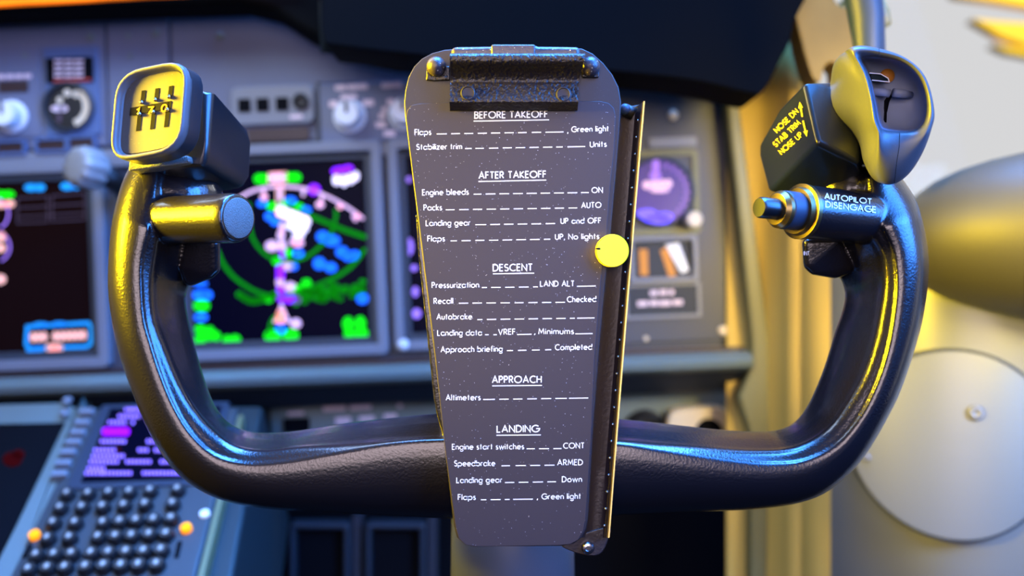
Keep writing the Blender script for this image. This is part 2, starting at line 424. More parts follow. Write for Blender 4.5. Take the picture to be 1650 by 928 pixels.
# ================================================================ THE SETTING
PN = Fr(P(825, 464, .88), X0, UP0, -FW)                     # main instrument panel plane
def prect(fr, cx, cy, w, h, r=2):
    s = fr.s(cx, cy); return fr.at(cx, cy), rrect(w * s, h * s, r * s)
def plate(fr, cx, cy, w, h, w0, w1, mt, r=2):
    f, q = prect(fr, cx, cy, w, h, r); return prism(f, q, w0, w1, mt)
def pframe(fr, cx, cy, w, h, t, w0, w1, mt, r=6):
    f, q = prect(fr, cx, cy, w, h, r); s = fr.s(cx, cy)
    return frame_prism(f, q, rrect((w - 2 * t) * s, (h - 2 * t) * s, max(1, r - t) * s), w0, w1, mt)
def disc(fr, cx, cy, r, w0, w1, mt, seg=28, top=.85):
    f = fr.at(cx, cy); s = fr.s(cx, cy)
    return lathe(f, [(r * s, w0), (r * s, w0 + (w1 - w0) * .8), (r * s * top, w1), (1e-5, w1)], mt, seg)
def screw(fr, cx, cy, r, w, mt='steel'):
    f = fr.at(cx, cy); s = fr.s(cx, cy) * r
    return lathe(f, [(s, w), (s, w + s * .3), (s * .6, w + s * .55), (s * .45, w + s * .55), (s * .3, w + s * .25), (1e-5, w + s * .25)], mt, 16)

# right side wall: fluted beige lower wall, silver panel beyond it
def wall_grid(cols, rows, top, bot, mt, thick=.015):
    """cols: (px, depth) list; the top edge follows top(px)"""
    V = []; n = rows + 1
    for px, d in cols:
        for j in range(n):
            t = j / rows; V.append(P(px, top(px) + (bot - top(px)) * t, d))
    f = []
    for i in range(len(cols) - 1):
        for j in range(rows):
            f.append((i * n + j, (i + 1) * n + j, (i + 1) * n + j + 1, i * n + j + 1))
    return (V, f, mt)
def pw(tab):
    def fn(x):
        for (a, b), (c, d) in zip(tab, tab[1:]):
            if x <= c: return b + (d - b) * (x - a) / (c - a)
        return tab[-1][1]
    return fn
cols = spline([(1170, .885), (1200, .88), (1240, .865), (1275, .84), (1292, .825), (1302, .828), (1312, .815), (1330, .80), (1360, .79), (1400, .785), (1440, .775)], 4)
o = make('wall_right', wall_grid(cols, 14, pw([(1100, 70), (1290, 70), (1310, 140), (1345, 150), (1400, 290), (1480, 330), (1700, 320)]), 1080, 'beige'), smooth=True, kind='structure')
sd = o.modifiers.new('thick', 'SOLIDIFY'); sd.thickness = .012; sd.offset = -1
cols = spline([(1330, .81), (1380, .772), (1440, .742), (1510, .715), (1580, .70), (1660, .692), (1780, .68), (2100, .63), (2700, .54)], 5)
o = make('wall_right_lower', wall_grid(cols, 14, pw([(1300, 330), (1800, 300)]), 1100, 'silver'), smooth=True, kind='structure')
sd = o.modifiers.new('thick', 'SOLIDIFY'); sd.thickness = .012; sd.offset = -1
# window opening: tan post and clear pane
post = [(1255, -90), (1262, 20), (1274, 80), (1290, 135), (1304, 143), (1309, 122), (1320, 113), (1331, 122), (1336, 150), (1366, 118), (1366, 60), (1360, 18), (1352, 4), (1348, 20), (1338, 28), (1327, 18), (1318, -8), (1316, -90)]
make('window_1_post', pxprism(camfr(1300, 50, .80), [p[:2] for p in spline(post, 3, True)], 0, .03, 'pillar'), bevel=.003, kind='structure')
make('window_1', pxprism(camfr(1500, 150, .9), [(1290, -120), (1900, -120), (1900, 420), (1290, 420)], 0, .004, 'glass'), kind='structure')
# olive edge trim between panel and wall
tr = [(1166, 160), (1188, 160), (1204, 290), (1228, 470), (1240, 560), (1240, 700), (1232, 1000), (1205, 1000), (1205, 700), (1186, 640), (1208, 585), (1206, 540)]
make('trim_1', pxprism(camfr(1200, 500, .858), tr, -.02, .008, 'olive'), bevel=.004, kind='structure')
# dark footwell and floor
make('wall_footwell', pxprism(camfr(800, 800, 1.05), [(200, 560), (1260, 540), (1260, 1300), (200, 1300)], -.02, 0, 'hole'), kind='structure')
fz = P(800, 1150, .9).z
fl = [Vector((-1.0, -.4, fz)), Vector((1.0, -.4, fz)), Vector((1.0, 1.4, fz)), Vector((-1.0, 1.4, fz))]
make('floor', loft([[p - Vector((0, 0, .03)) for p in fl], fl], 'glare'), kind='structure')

# ================================================================ INSTRUMENT PANEL
ip = thing('instrument_panel', 'wide blue grey main instrument panel behind the control yoke', 'instrument panel', PN.px(600, 585))
def poly(fr, pts, w0, w1, mt): return pxprism(fr, pts, w0, w1, mt)
make('panel_board', poly(PN, [(-160, 30), (1186, -25), (1208, 560), (-160, 612)], -.03, 0, 'panel_dark'), ip, bevel=.003)
make('upper_plate', [poly(PN, [(-160, 40), (170, 28), (176, 236), (-160, 252)], 0, .004, 'panel'),
                     poly(PN, [(174, 28), (273, 24), (279, 232), (180, 236)], 0, .0045, 'panel'),
                     poly(PN, [(277, 24), (700, 10), (708, 128), (512, 136), (512, 228), (283, 234)], 0, .004, 'panel')], ip, bevel=.001)
make('lower_ledge', poly(PN, [(-160, 253), (655, 227), (700, 227), (702, 250), (-160, 285)], 0, .007, 'bezel'), ip, bevel=.002)
make('side_plate', poly(PN, [(985, 100), (1160, 120), (1170, 300), (1204, 545), (985, 555)], 0, .004, 'panel_dark'), ip, bevel=.001)
for q in ((150, 62, 6), (255, 56, 6), (45, 92, 6), (357, 60, 6), (210, 60, 4), (213, 92, 4), (140, 40, 3)):
    make('screw', screw(PN, *q, .0045, 'teal'), ip, smooth=True)
for q in ((1083, 187, 8), (1163, 532, 8), (1040, 545, 4)):
    make('screw', screw(PN, *q, .0045, 'cream'), ip, smooth=True)
make('lower_edge', poly(PN, [(-160, 608), (1206, 556), (1206, 563), (-160, 618)], 0, .012, 'brown'), ip)

# shelf lip under the panel
sh_ = thing('panel_shelf', 'rounded teal grey shelf lip running under the display units', 'shelf', PN.px(600, 620))
def shelf_prof(x, yt):   # section: rounded nose over a recessed dark underside
    return yt
for nm, x0, x1 in (('shelf_lip', -160, 1200),):
    f0 = []
    secs = []
    for px, py in ((-160, 627), (500, 603.5), (1198, 577)):
        b = PN.hit(px, py); s = .88 / F
        secs.append([b + PN.n * w + PN.y * v * s for v, w in ((14, 0), (14, .022), (10, .031), (2, .036), (-8, .034), (-16, .026), (-18, .0))])
    make('shelf_lip', loft(secs, 'teal'), sh_, auto=40)
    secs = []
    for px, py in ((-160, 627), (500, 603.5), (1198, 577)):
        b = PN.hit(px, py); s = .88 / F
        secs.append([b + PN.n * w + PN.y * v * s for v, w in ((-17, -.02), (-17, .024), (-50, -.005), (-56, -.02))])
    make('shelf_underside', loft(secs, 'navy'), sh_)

# lower forward panel with legends
LP = Fr(P(600, 690, .93), X0, UP0, -FW)
lp = thing('lower_panel', 'low teal panel with pale legends under the shelf', 'panel', LP.px(600, 720))
make('board', poly(LP, [(330, 640), (1236, 600), (1236, 742), (330, 770)], -.015, 0, 'teal_dark'), lp, bevel=.002)
make('faceplate', poly(LP, [(436, 645), (705, 634), (708, 720), (440, 730)], 0, .004, 'teal'), lp, bevel=.001)
make('faceplate', poly(LP, [(990, 622), (1190, 612), (1200, 720), (990, 728)], 0, .004, 'teal'), lp, bevel=.001)
make('display_window', plate(LP, 480, 684, 42, 24, .004, .006, 'hole'), lp)
make('legend', [plate(LP, x, y, w, h, .004, .0046, 'legend', 1) for x, y, w, h in ((540, 657, 36, 8), (582, 655, 34, 8), (554, 677, 24, 12), (592, 674, 24, 10), (630, 670, 20, 9), (420, 660, 10, 10), (645, 652, 8, 8), (478, 665, 26, 5))], lp)
# cream vent outlet
vo = thing('air_outlet', 'cream plastic air outlet with a dark round hole low by the beige wall', 'vent', LP.px(1120, 690))
make('outlet_body', poly(LP, [p[:2] for p in spline([(1068, 705), (1070, 664), (1082, 655), (1120, 651), (1150, 651), (1162, 662), (1176, 705), (1120, 712)], 3, True)], 0, .03, 'cream'), vo, bevel=.005, seg=3)
make('outlet_hole', lathe(LP.at(1132, 688, .03), [(.013, -.002), (.013, .003), (.0105, .003), (.010, .0005), (1e-5, .0005)], 'hole'), vo)
kn = thing('round_socket', 'dark round socket on the low panel beside the cream outlet', 'socket', LP.px(1038, 690))
make('socket_ring', lathe(LP.at(1038, 690), [(.02, 0), (.02, .012), (.014, .016), (.012, .008), (1e-5, .008)], 'black'), kn, auto=40)
make('socket_pin', lathe(LP.at(1042, 694), [(.006, 0), (.006, .014), (1e-5, .015)], 'bezel'), kn, auto=40)

# glareshield
gs = thing('glareshield', 'black glareshield overhanging the top of the instrument panel', 'glareshield', P(800, 60, .8))
gpoly = [(-200, -120), (-200, 44), (-60, 36), (250, 24), (400, 20), (452, 34), (500, 66), (560, 96), (640, 112), (800, 122), (1010, 132), (1120, 146), (1196, 160), (1250, 90), (1272, -120)]
make('overhang', poly(camfr(700, 40, .84), gpoly, -.02, .03, 'glare'), gs, bevel=.008, seg=3)
make('hood', poly(camfr(880, 40, .76), [p[:2] for p in spline([(524, -130), (528, 20), (532, 78), (560, 90), (760, 112), (1000, 131), (1110, 144), (1195, 163), (1215, 158), (1240, 112), (1262, 50), (1266, -130)], 3, True)], -.03, .03, 'glare'), gs, bevel=.012, seg=3)
make('support_post', tube([P(522, -60, .78), P(524, 0, .78), P(526, 86, .79)], .005, 'teal_dark', 10), gs, smooth=True)
fs = camfr(150, 8, .80)
o = make('flood_light_strip', poly(fs, [(-150, 18), (0, 13), (200, 2), (480, -13), (480, -26), (200, -10), (0, 2), (-150, 6)][::-1], 0, .006, 'e_strip'), bevel=.002,
         label='glowing orange flood light strip along the top edge of the glareshield', cat='light')

# ---------------------------------------------------------------- display units
def du(name, label, cx, cy, w, h, bez, screen_mt):
    t = thing(name, label, 'display', PN.px(cx, cy + h / 2), 'square cockpit displays')
    make('bezel', [pframe(PN, cx, cy, w + 2 * bez, h + 2 * bez, bez * .62, 0, .012, 'bezel', 10),
                   pframe(PN, cx, cy, w + bez * .9, h + bez * .9, bez * .5, 0, .007, 'bezel_dark', 6)], t, bevel=.0015)
    s = make('screen', plate(PN, cx, cy, w + 6, h + 6, 0, .004, screen_mt, 3), t)
    return t, s
LIFT = .0046
def mpn(x, y): return PN.px(x, y, LIFT)
# engine display, partly out of frame
t, s = du('display_unit', 'brownish engine display with a cyan boxed message beside the gear lever', 8, 432, 284, 274, 28, 'screen_warm')
ch = [ribbons([[(32, 320), (32, 360), (81, 358), (81, 317), (32, 320)], [(32, 336), (81, 333)], [(88, 316), (88, 357), (140, 354), (140, 312), (88, 316)], [(88, 332), (140, 329)], [(32, 350), (140, 344)]], .8, mpn, 'e_grey'),
      dots([(54, 303, 11, 6), (68, 303, 9, 6), (112, 301, 11, 6), (126, 300, 8, 6)], 6, mpn, 'e_cyan'),
      dots([(4, 314, 12, 6), (18, 314, 10, 6)], 6, mpn, 'e_green'), dots([(6, 330, 12, 6), (20, 329, 8, 6)], 6, mpn, 'e_salmon'),
      ribbons([arc(-8, 345, 26, 26, 60, -70), arc(-8, 398, 28, 26, 60, -70)], 1.5, mpn, 'e_lav'),
      dots([(6, 382, 8, 8), (4, 400, 10, 7), (5, 450, 9, 8)], 7, mpn, 'e_salmon'),
      ribbons([[(48, 526), (146, 520), (150, 527), (150, 553), (143, 558), (52, 561), (46, 554), (48, 526)]], 2.6, mpn, 'e_cyan'),
      dots([(57 + 9 * i, 543 - .4 * i, 5, 8) for i in (0, 1, 2, 4, 5, 6, 7, 8, 9)], 6, mpn, 'e_salmon'),
      dots([(84, 560, 7, 7), (92, 561, 7, 8), (100, 560, 6, 7)], 6, mpn, 'e_salmon'),
      dots([(56, 563, 10, 5), (66, 562, 8, 5), (70, 523, 12, 4), (100, 522, 12, 4)], 6, mpn, 'e_cyan')]
make('screen_graphics', ch, s)
# navigation display
t, s = du('display_unit', 'navigation display showing green range rings and a white compass arc', 452, 405, 285, 286, 28, 'screen')
def z(x, y): return (280 + x / 2.32, 220 + y / 2.32)
ch = []
cc = z(400, 760)
white_arc = [z(*p) for p in spline([(150, 330), (200, 270), (250, 232), (300, 205), (370, 190), (440, 190), (510, 200), (570, 222), (640, 258), (690, 292), (712, 310)], 4)]
ch.append(ribbons([white_arc], 2.3, mpn, 'e_pink'))
ticks = [((340, 200), (345, 240)), ((400, 188), (402, 240)), ((490, 200), (487, 225)), ((560, 222), (548, 262)), ((630, 255), (620, 272)), ((690, 295), (680, 318)), ((230, 245), (242, 262))]
ch.append(ribbons([[z(*a), z(*b)] for a, b in ticks], 2.4, mpn, 'e_pink'))
ch.append(dots([(*z(550, 256), 7, 6), (*z(342, 228), 6, 6), (*z(685, 300), 7, 5), (*z(625, 262), 5, 5)], 6, mpn, 'e_pink'))
ch.append(dots([(*z(528, 200), 10, 9), (*z(632, 128), 15, 6), (*z(655, 122), 9, 6), (*z(608, 132), 7, 6)], 8, mpn, 'e_mag'))
ch.append(dots([(*z(612, 165), 7, 9), (*z(640, 168), 6, 10), (*z(665, 160), 7, 9), (*z(685, 150), 5, 8)], 6, mpn, 'e_white'))
ch.append(dots([(*z(325, 160), 9, 8), (*z(342, 160), 7, 8), (*z(440, 155), 9, 8), (*z(462, 155), 8, 8)], 8, mpn, 'e_green'))
ch.append(dots([(*z(392, 155), 13, 9)], 8, mpn, 'e_pink'))
ch.append(ribbons([[z(360, 140), z(425, 137), z(425, 172), z(360, 175), z(360, 140)], [z(388, 178), z(393, 300)], [z(412, 178), z(412, 260)]], 1.2, mpn, 'e_salmon'))
def chain(pts, step, r, mt):
    q = resample([z(*p) for p in spline(pts, 6)], step, False); ch.append(dots([(a, b, r, r) for a, b in q], r, mpn, mt, 8))
chain([(285, 255), (288, 320), (300, 380), (335, 430), (385, 462), (440, 468), (500, 450), (550, 412), (590, 365), (610, 300), (608, 280)], 46, 3.0, 'e_dgreen')
chain([(170, 430), (190, 475), (230, 525), (290, 568), (350, 592), (420, 595), (500, 570), (580, 540), (650, 500), (690, 460), (715, 425)], 60, 3.4, 'e_dgreen')
chain([(430, 262), (520, 300), (580, 325), (640, 350), (715, 375)], 28, 4.0, 'e_dgreen')
chain([(250, 590), (300, 615), (360, 600), (385, 590)], 14, 5.5, 'e_dgreen')
chain([(360, 740), (370, 690), (400, 660)], 9, 3, 'e_dgreen')
gb_ = []
for i in range(70):
    x = random.uniform(455, 715); y = 600 - (x - 455) * .13 + random.uniform(-28, 30)
    gb_.append((*z(x, y), random.uniform(3, 7), random.uniform(3, 6)))
ch.append(dots(gb_, 5, mpn, 'e_dgreen', 8))
ch.append(dots([(*z(x, y), 8, 7) for x, y in ((390, 465), (470, 570), (358, 605), (430, 436), (500, 548))], 7, mpn, 'e_green'))
ch.append(dots([(*z(x, y), rx, ry) for x, y, rx, ry in ((110, 632, 13, 10), (105, 720, 9, 8), (105, 760, 9, 10), (140, 735, 9, 12), (165, 745, 7, 8), (205, 760, 8, 8), (235, 758, 9, 8), (375, 745, 14, 11), (442, 742, 13, 10), (655, 700, 9, 12), (700, 698, 9, 12), (660, 738, 9, 9), (705, 735, 11, 9), (372, 262, 9, 7), (470, 266, 9, 7), (420, 250, 7, 5))], 9, mpn, 'e_green'))
ch.append(dots([(*z(x, y), rx, ry) for x, y, rx, ry in ((105, 550, 12, 4), (105, 592, 13, 8), (130, 592, 9, 8), (108, 675, 11, 7), (360, 300, 7, 7), (385, 318, 9, 7), (335, 252, 8, 6), (440, 240, 10, 6), (495, 275, 10, 6), (560, 375, 10, 9), (595, 390, 13, 9), (632, 432, 10, 9), (655, 448, 9, 8), (680, 445, 8, 8), (548, 475, 10, 10), (590, 490, 10, 8), (470, 437, 9, 7), (452, 487, 7, 6), (708, 605, 10, 9), (405, 720, 9, 8))], 8, mpn, 'e_blue'))
ch.append(dots([(*z(x, y), rx, ry) for x, y, rx, ry in ((405, 280, 9, 10), (425, 290, 12, 8), (450, 300, 14, 9), (475, 312, 14, 9), (495, 320, 9, 9), (455, 335, 14, 8), (480, 345, 12, 8), (470, 370, 10, 6))], 8, mpn, 'e_white'))
ch.append(dots([(*z(x, y), rx, ry) for x, y, rx, ry in ((372, 410, 11, 9), (410, 410, 7, 9), (470, 398, 9, 7), (405, 370, 6, 9), (430, 485, 10, 7), (402, 545, 7, 8), (440, 562, 10, 8), (460, 698, 9, 8), (410, 340, 5, 9), (460, 395, 10, 7))], 8, mpn, 'e_pink'))
ch.append(dots([(*z(x, y), rx, ry) for x, y, rx, ry in ((403, 495, 7, 8), (403, 520, 7, 8), (405, 575, 7, 9), (408, 602, 8, 8), (435, 608, 9, 7), (460, 608, 9, 7), (412, 440, 5, 9))], 8, mpn, 'e_mag'))
ch.append(ribbons([[z(407, 630), z(382, 690), z(434, 690), z(407, 630)]], 2.2, mpn, 'e_pink'))
ch.append(dots([(*z(405, 665), 7, 9), (*z(402, 685), 8, 6)], 7, mpn, 'e_salmon'))
make('screen_graphics', ch, s, recalc=False)
# flight display behind the clipboard
t, s = du('display_unit', 'flight display almost wholly hidden behind the checklist', 792, 390, 268, 286, 26, 'screen')
make('screen_graphics', [dots([(660, 290, 4, 5), (660, 398, 7, 14), (668, 432, 5, 5), (670, 470, 5, 8), (672, 505, 7, 8)], 6, mpn, 'e_lav')], s)
make('bezel_button', [disc(PN, 652, 554, 9, .002, .014, 'knob_white')], t, smooth=True)

# ---------------------------------------------------------------- upper row modules
def knob(fr, cx, cy, r, h, mt, parent, w0=.004, ridge=True):
    f = fr.at(cx, cy); s = fr.s(cx, cy) * r
    loops = []
    for rr, w in ((1.25, w0), (1.22, w0 + h * .15), (1.0, w0 + h * .2), (.95, w0 + h * .85), (.85, w0 + h), (1e-4, w0 + h)):
        loops.append([f.p(s * rr * (1 + (.03 if k % 2 else -.03)) * math.cos(2 * math.pi * k / 36), s * rr * (1 + (.03 if k % 2 else -.03)) * math.sin(2 * math.pi * k / 36), w) for k in range(36)])
    k = make('knob', loft(loops, mt), parent, auto=40)
    if ridge: make('pointer', prism(Fr(f.o, f.x, f.y, f.n), rrect(s * .24, s * .9, s * .08, cy=s * .45), w0 + h, w0 + h + .0012, 'bezel_dark'), k)
    return k
t = thing('selector_module', 'small module with a white knob under a dark window beside the round dial', 'control module', PN.px(25, 225))
make('faceplate', poly(PN, [(-60, 80), (68, 76), (72, 222), (-60, 228)], .004, .006, 'panel'), t, bevel=.001)
make('display_window', plate(PN, 28, 142, 46, 18, .006, .0075, 'brown'), t)
make('legend', [plate(PN, x, 126 - (x - 20) * .03, 12, 7, .006, .0066, 'legend', 2) for x in (8, 22, 36, 50)], t)
knob(PN, 25, 190, 21, .018, 'knob_white', t, .006)
t = thing('pressure_gauge', 'round black dial with a cream arc under the placard', 'gauge', PN.px(118, 215))
make('mounting_plate', poly(PN, [(74, 80), (162, 76), (168, 218), (80, 222)], .004, .0065, 'panel_blue'), t, bevel=.001)
make('case_ring', lathe(PN.at(118, 175), [(.0235, .006), (.0235, .012), (.021, .013), (.0205, .009), (.0205, .006), (.0235, .006)], 'bezel_dark', 36, caps=False), t, auto=40)
d = make('dial', disc(PN, 118, 175, 35, .006, .009, 'black', 32, 1), t)
mp9 = lambda x, y: PN.px(x, y, .0095)
make('dial_markings', [ribbons([arc(118, 175, 28, 28, -55, 70)], 5, mp9, 'cream'), dots([(116, 153, 6, 6), (130, 155, 6, 6), (104, 165, 5, 6)], 5, mp9, 'cream'),
                       dots([(100, 178, 10, 5), (110, 178, 7, 5)], 5, mp9, 'legend'), ribbons([[(103, 200), (104, 185)]], 3, mp9, 'e_grey')], d)
o = thing('speed_placard', 'black placard with pale lines of print above the round dial', 'placard', PN.px(120, 136))
make('plaque', plate(PN, 119, 116, 74, 40, .0065, .009, 'hole', 2), o)
make('print', [plate(PN, x, y, w, 4, .009, .0094, 'legend', 1) for y in (102, 110, 118, 126) for x, w in ((102, 14), (118, 13), (134, 15))] + [plate(PN, 124, 133, 60, 4, .009, .0095, 'red_ink', 1)], o)
for (x, y, w), lb in zip(((24, 240, 44), (90, 236, 46), (138, 233, 40)), ('brown annunciator light directly under the white knob', 'brown annunciator light directly under the round dial', 'brown annunciator light between the dial and the clear lever knob')):
    t = thing('annunciator_light', lb, 'indicator light', PN.px(x, y + 10), 'annunciator lights in the row')
    make('frame', pframe(PN, x, y, w + 6, 24, 4, .004, .010, 'panel_blue', 3), t)
    make('lens', plate(PN, x, y, w - 2, 17, .003, .008, 'brown', 1), t)
t = thing('switch_module', 'pale grey module with three square dark windows', 'control module', PN.px(445, 205))
make('faceplate', plate(PN, 444, 173, 132, 62, .004, .012, 'bezel', 12), t, bevel=.0015)
for x in (400, 429, 460): make('window', plate(PN, x, 173 - (x - 430) * .04, 20, 21, .012, .0135, 'hole'), t)
make('socket', lathe(PN.at(490, 168), [(.0075, .012), (.0075, .016), (.005, .017), (.004, .013), (1e-5, .013)], 'black'), t, auto=40)
make('legend', [plate(PN, 482, 192, 20, 6, .012, .0126, 'legend', 2)], t)
o = make('indicator_bar', plate(PN, 452, 219, 98, 20, .004, .009, 'brown', 2), label='dark brown indicator bar below the three square windows', cat='indicator light')
t = thing('selector_unit', 'grey selector unit with two white knobs at the left edge of the clipboard', 'control module', PN.px(610, 232))
make('faceplate', poly(PN, [(516, 139), (720, 131), (722, 226), (520, 234)], .004, .010, 'panel'), t, bevel=.0012)
make('edge_frame', [poly(PN, [(513, 136), (518, 136), (522, 236), (517, 236)], .004, .011, 'bezel_dark')], t)
knob(PN, 567, 191, 21, .02, 'knob_white', t, .010)
knob(PN, 655, 187, 21, .02, 'knob_white', t, .010)
make('legend', [plate(PN, x, y, w, h, .010, .0106, 'legend', 2) for x, y, w, h in ((552, 145, 18, 8), (572, 144, 18, 8), (588, 143, 14, 8), (565, 160, 26, 8), (541, 171, 14, 10), (596, 169, 18, 10), (626, 141, 18, 8), (642, 140, 16, 8), (632, 168, 12, 10), (618, 190, 10, 8), (616, 204, 16, 9), (630, 218, 18, 9), (622, 180, 8, 8))], t)

# gear lever with clear ribbed knob
t = thing('gear_lever', 'landing gear lever with a clear ribbed round knob', 'lever', P(200, 310, .82))
a = P(128, 268, .795); b = P(158, 276, .80)
fr = frame_n(a, (a - b) - FW * .02)
rr = .0175
loops = []
for r_, w in ((.3, -.022), (.85, -.02), (1, -.016), (1, 0), (.9, .004), (.6, .005), (1e-4, .005)):
    loops.append([fr.p(rr * r_ * (1 + .05 * math.cos(10 * 2 * math.pi * k / 60)) * math.cos(2 * math.pi * k / 60), rr * r_ * (1 + .05 * math.cos(10 * 2 * math.pi * k / 60)) * math.sin(2 * math.pi * k / 60), w) for k in range(60)])
make('knob', loft(loops, 'knob_clear'), t, smooth=True)
make('lever_arm', tube([P(158, 274, .802), P(185, 292, .815), P(215, 318, .875)], [.009, .009, .010], 'black', 12), t, smooth=True)

# right-hand instruments
t = thing('radio_compass_gauge', 'round violet gauge with pale markings on the dark side panel', 'gauge', PN.px(1060, 375))
make('case', [pframe(PN, 1062, 312, 124, 136, 10, .004, .010, 'olive', 8), plate(PN, 1062, 312, 112, 124, .004, .007, 'panel_dark', 4)], t)
make('case_ring', lathe(PN.at(1060, 311), [(.033, .007), (.033, .012), (.0305, .013), (.030, .010), (.030, .007), (.033, .007)], 'bezel_dark', 40, caps=False), t, auto=40)
d = make('dial', disc(PN, 1060, 311, 51, .007, .010, 'gauge', 40, 1), t)
mpg = lambda x, y: PN.px(x, y, .0105)
tk = [[(1060 + r0 * math.cos(rad(k)), 311 + r0 * math.sin(rad(k))) for r0 in (39, 47)] for k in range(-75, 105, 15)]
make('dial_markings', [ribbons(tk, 1.1, mpg, 'e_lav'), dots([(1054, 270, 6, 12), (1053, 285, 9, 7)], 6, mpg, 'e_lav'),
                       dots([(1040, 300, 7, 7), (1052, 299, 7, 7), (1064, 298, 7, 7), (1074, 298, 6, 7), (1060, 308, 16, 4)], 6, mpg, 'e_pink'),
                       dots([(1040, 348, 18, 10), (1056, 356, 20, 9), (1068, 351, 14, 8)], 6, mpg, 'e_glow')], d)
make('adjust_knob', disc(PN, 1111, 356, 13, .010, .026, 'cream'), t, auto=40)
make('legend_strip', plate(PN, 1082, 231, 76, 15, .004, .008, 'bezel', 3), t)
t = thing('flag_indicator', 'rectangular indicator with orange and white flags under the violet gauge', 'indicator', PN.px(1065, 450))
make('frame', pframe(PN, 1066, 418, 110, 74, 8, .004, .012, 'bezel', 4), t, bevel=.001)
make('window', plate(PN, 1066, 418, 94, 58, .004, .006, 'navy', 1), t)
mf = lambda x, y: PN.px(x, y, .0066)
def quads(qs, mp, mt): return ([mp(*p) for q in qs for p in q], [tuple(range(4 * i, 4 * i + 4)) for i in range(len(qs))], mt)
make('flag', [quads([[(1028, 402), (1042, 402), (1043, 444), (1030, 444)], [(1062, 404), (1074, 398), (1088, 444), (1076, 446)]], mf, 'orange_paint'),
              quads([[(1070, 395), (1092, 392), (1108, 436), (1096, 440)]], mf, 'knob_white')], t)
t = thing('name_plate', 'dark label plate with two lines of pale print under the flag indicator', 'placard', PN.px(1068, 505))
make('frame', pframe(PN, 1066, 484, 122, 56, 5, .004, .007, 'bezel', 2), t)
make('plaque', plate(PN, 1066, 484, 112, 46, .004, .006, 'navy', 1), t)
make('print', [plate(PN, x, y, w, h, .006, .0066, 'legend', 1) for x, y, w, h in ((1052, 472, 12, 8), (1067, 471, 12, 8), (1080, 471, 8, 8), (1034, 489, 16, 8), (1052, 488, 14, 8), (1070, 488, 18, 8), (1090, 487, 16, 8))], t)

# ---------------------------------------------------------------- control display unit on the sloping pedestal
dY = (R * -.035 + FW * .83 + U * .555).normalized()
cx_ = (X0 - dY * X0.dot(dY)).normalized(); cn = cx_.cross(dY).normalized()
if cn.dot(-FW) < 0: cn = -cn
PC = Fr(P(200, 812, .722), cx_, dY, cn)
pd = thing('pedestal', 'sloping teal pedestal carrying the keypad unit', 'pedestal', PC.px(180, 930, -.1))
make('pedestal_body', pxprism(PC, [(-260, 1010), (352, 1010), (420, 636), (-20, 640)], -.16, -.012, 'teal_dark'), pd, bevel=.004)
make('side_rail', pxprism(PC, [(-26, 955), (16, 955), (146, 678), (128, 652), (135, 640)], -.012, .002, 'teal'), pd, bevel=.002)
make('side_rail', pxprism(PC, [(310, 955), (322, 955), (392, 668), (382, 668)], -.012, .0, 'olive'), pd, bevel=.001)
t = thing('display_unit', 'dark blank display on the pedestal with a faint red glow', 'display', PC.px(20, 800), 'square cockpit displays')
make('bezel', pxprism(PC, [(-260, 960), (-22, 960), (128, 660), (110, 645), (-90, 650)], -.012, -.002, 'teal'), t, bevel=.002)
s = make('screen', pxprism(PC, [(-240, 930), (-14, 925), (104, 680), (-90, 684)], -.004, -.0005, 'hole'), t)
make('screen_graphics', dots([(20, 740, 16, 12), (30, 732, 10, 8)], 10, lambda x, y: PC.px(x, y, .0001), 'e_red'), s)
cdu = thing('keypad_display_unit', 'blue grey keypad unit with a violet text screen and rows of dark round keys', 'control unit', PC.px(180, 900))
make('housing', pxprism(PC, [(8, 955), (312, 955), (386, 660), (150, 664)], -.012, .004, 'cdu'), cdu, bevel=.003)
make('screen_surround', pxprism(PC, [(108, 797), (336, 788), (372, 655), (168, 660)], .004, .006, 'cdu_blue'), cdu, bevel=.001)
s = make('screen', pxprism(PC, [(135, 786), (326, 780), (360, 664), (182, 668)], .004, .0072, 'screen'), cdu)
mc = lambda x, y: PC.px(x, y, .0076)
def zc(x, y): return (x / 2.83, 600 + y / 2.83)
tx = []
rows_ = [(200, [(580, 610), (610, 655)]), (230, [(550, 640)]), (258, [(505, 580), (610, 625)]), (345, [(470, 575), (680, 720)]), (385, [(440, 540), (640, 690), (715, 770)]), (412, [(430, 580)]), (438, [(420, 550), (585, 690), (740, 800)]), (468, [(410, 480)]), (490, [(400, 470), (480, 600), (660, 730), (745, 860)])]
for y, sg in rows_:
    for a, b in sg:
        x = a
        while x < b: tx.append((*zc(x + 6, y), 2.4, 3.4)); x += 17
sl = []
for y, sg in (([300, [(485, 590)]]),):
    for a, b in sg:
        x = a
        while x < b: sl.append((*zc(x + 6, y), 5.5, 7)); x += 16
make('screen_graphics', [dots(tx, 4, mc, 'e_lav', 10), dots(sl, 5, mc, 'e_violet', 10), dots([(*zc(550, 382), 4, 4)], 4, mc, 'e_red')], s)
proto = None
for x, y in ((405, 205), (385, 255), (365, 300), (345, 345), (322, 390), (300, 440), (282, 490)):
    f = PC.at(*zc(x, y)); c = prism(f, rrect(.0125, .0065, .0015),   .003, .0085, 'bezel')
    if proto is None: proto = make('line_select_key', c, cdu, bevel=.001); po = f.o
    else: clone(proto, f.o - po)
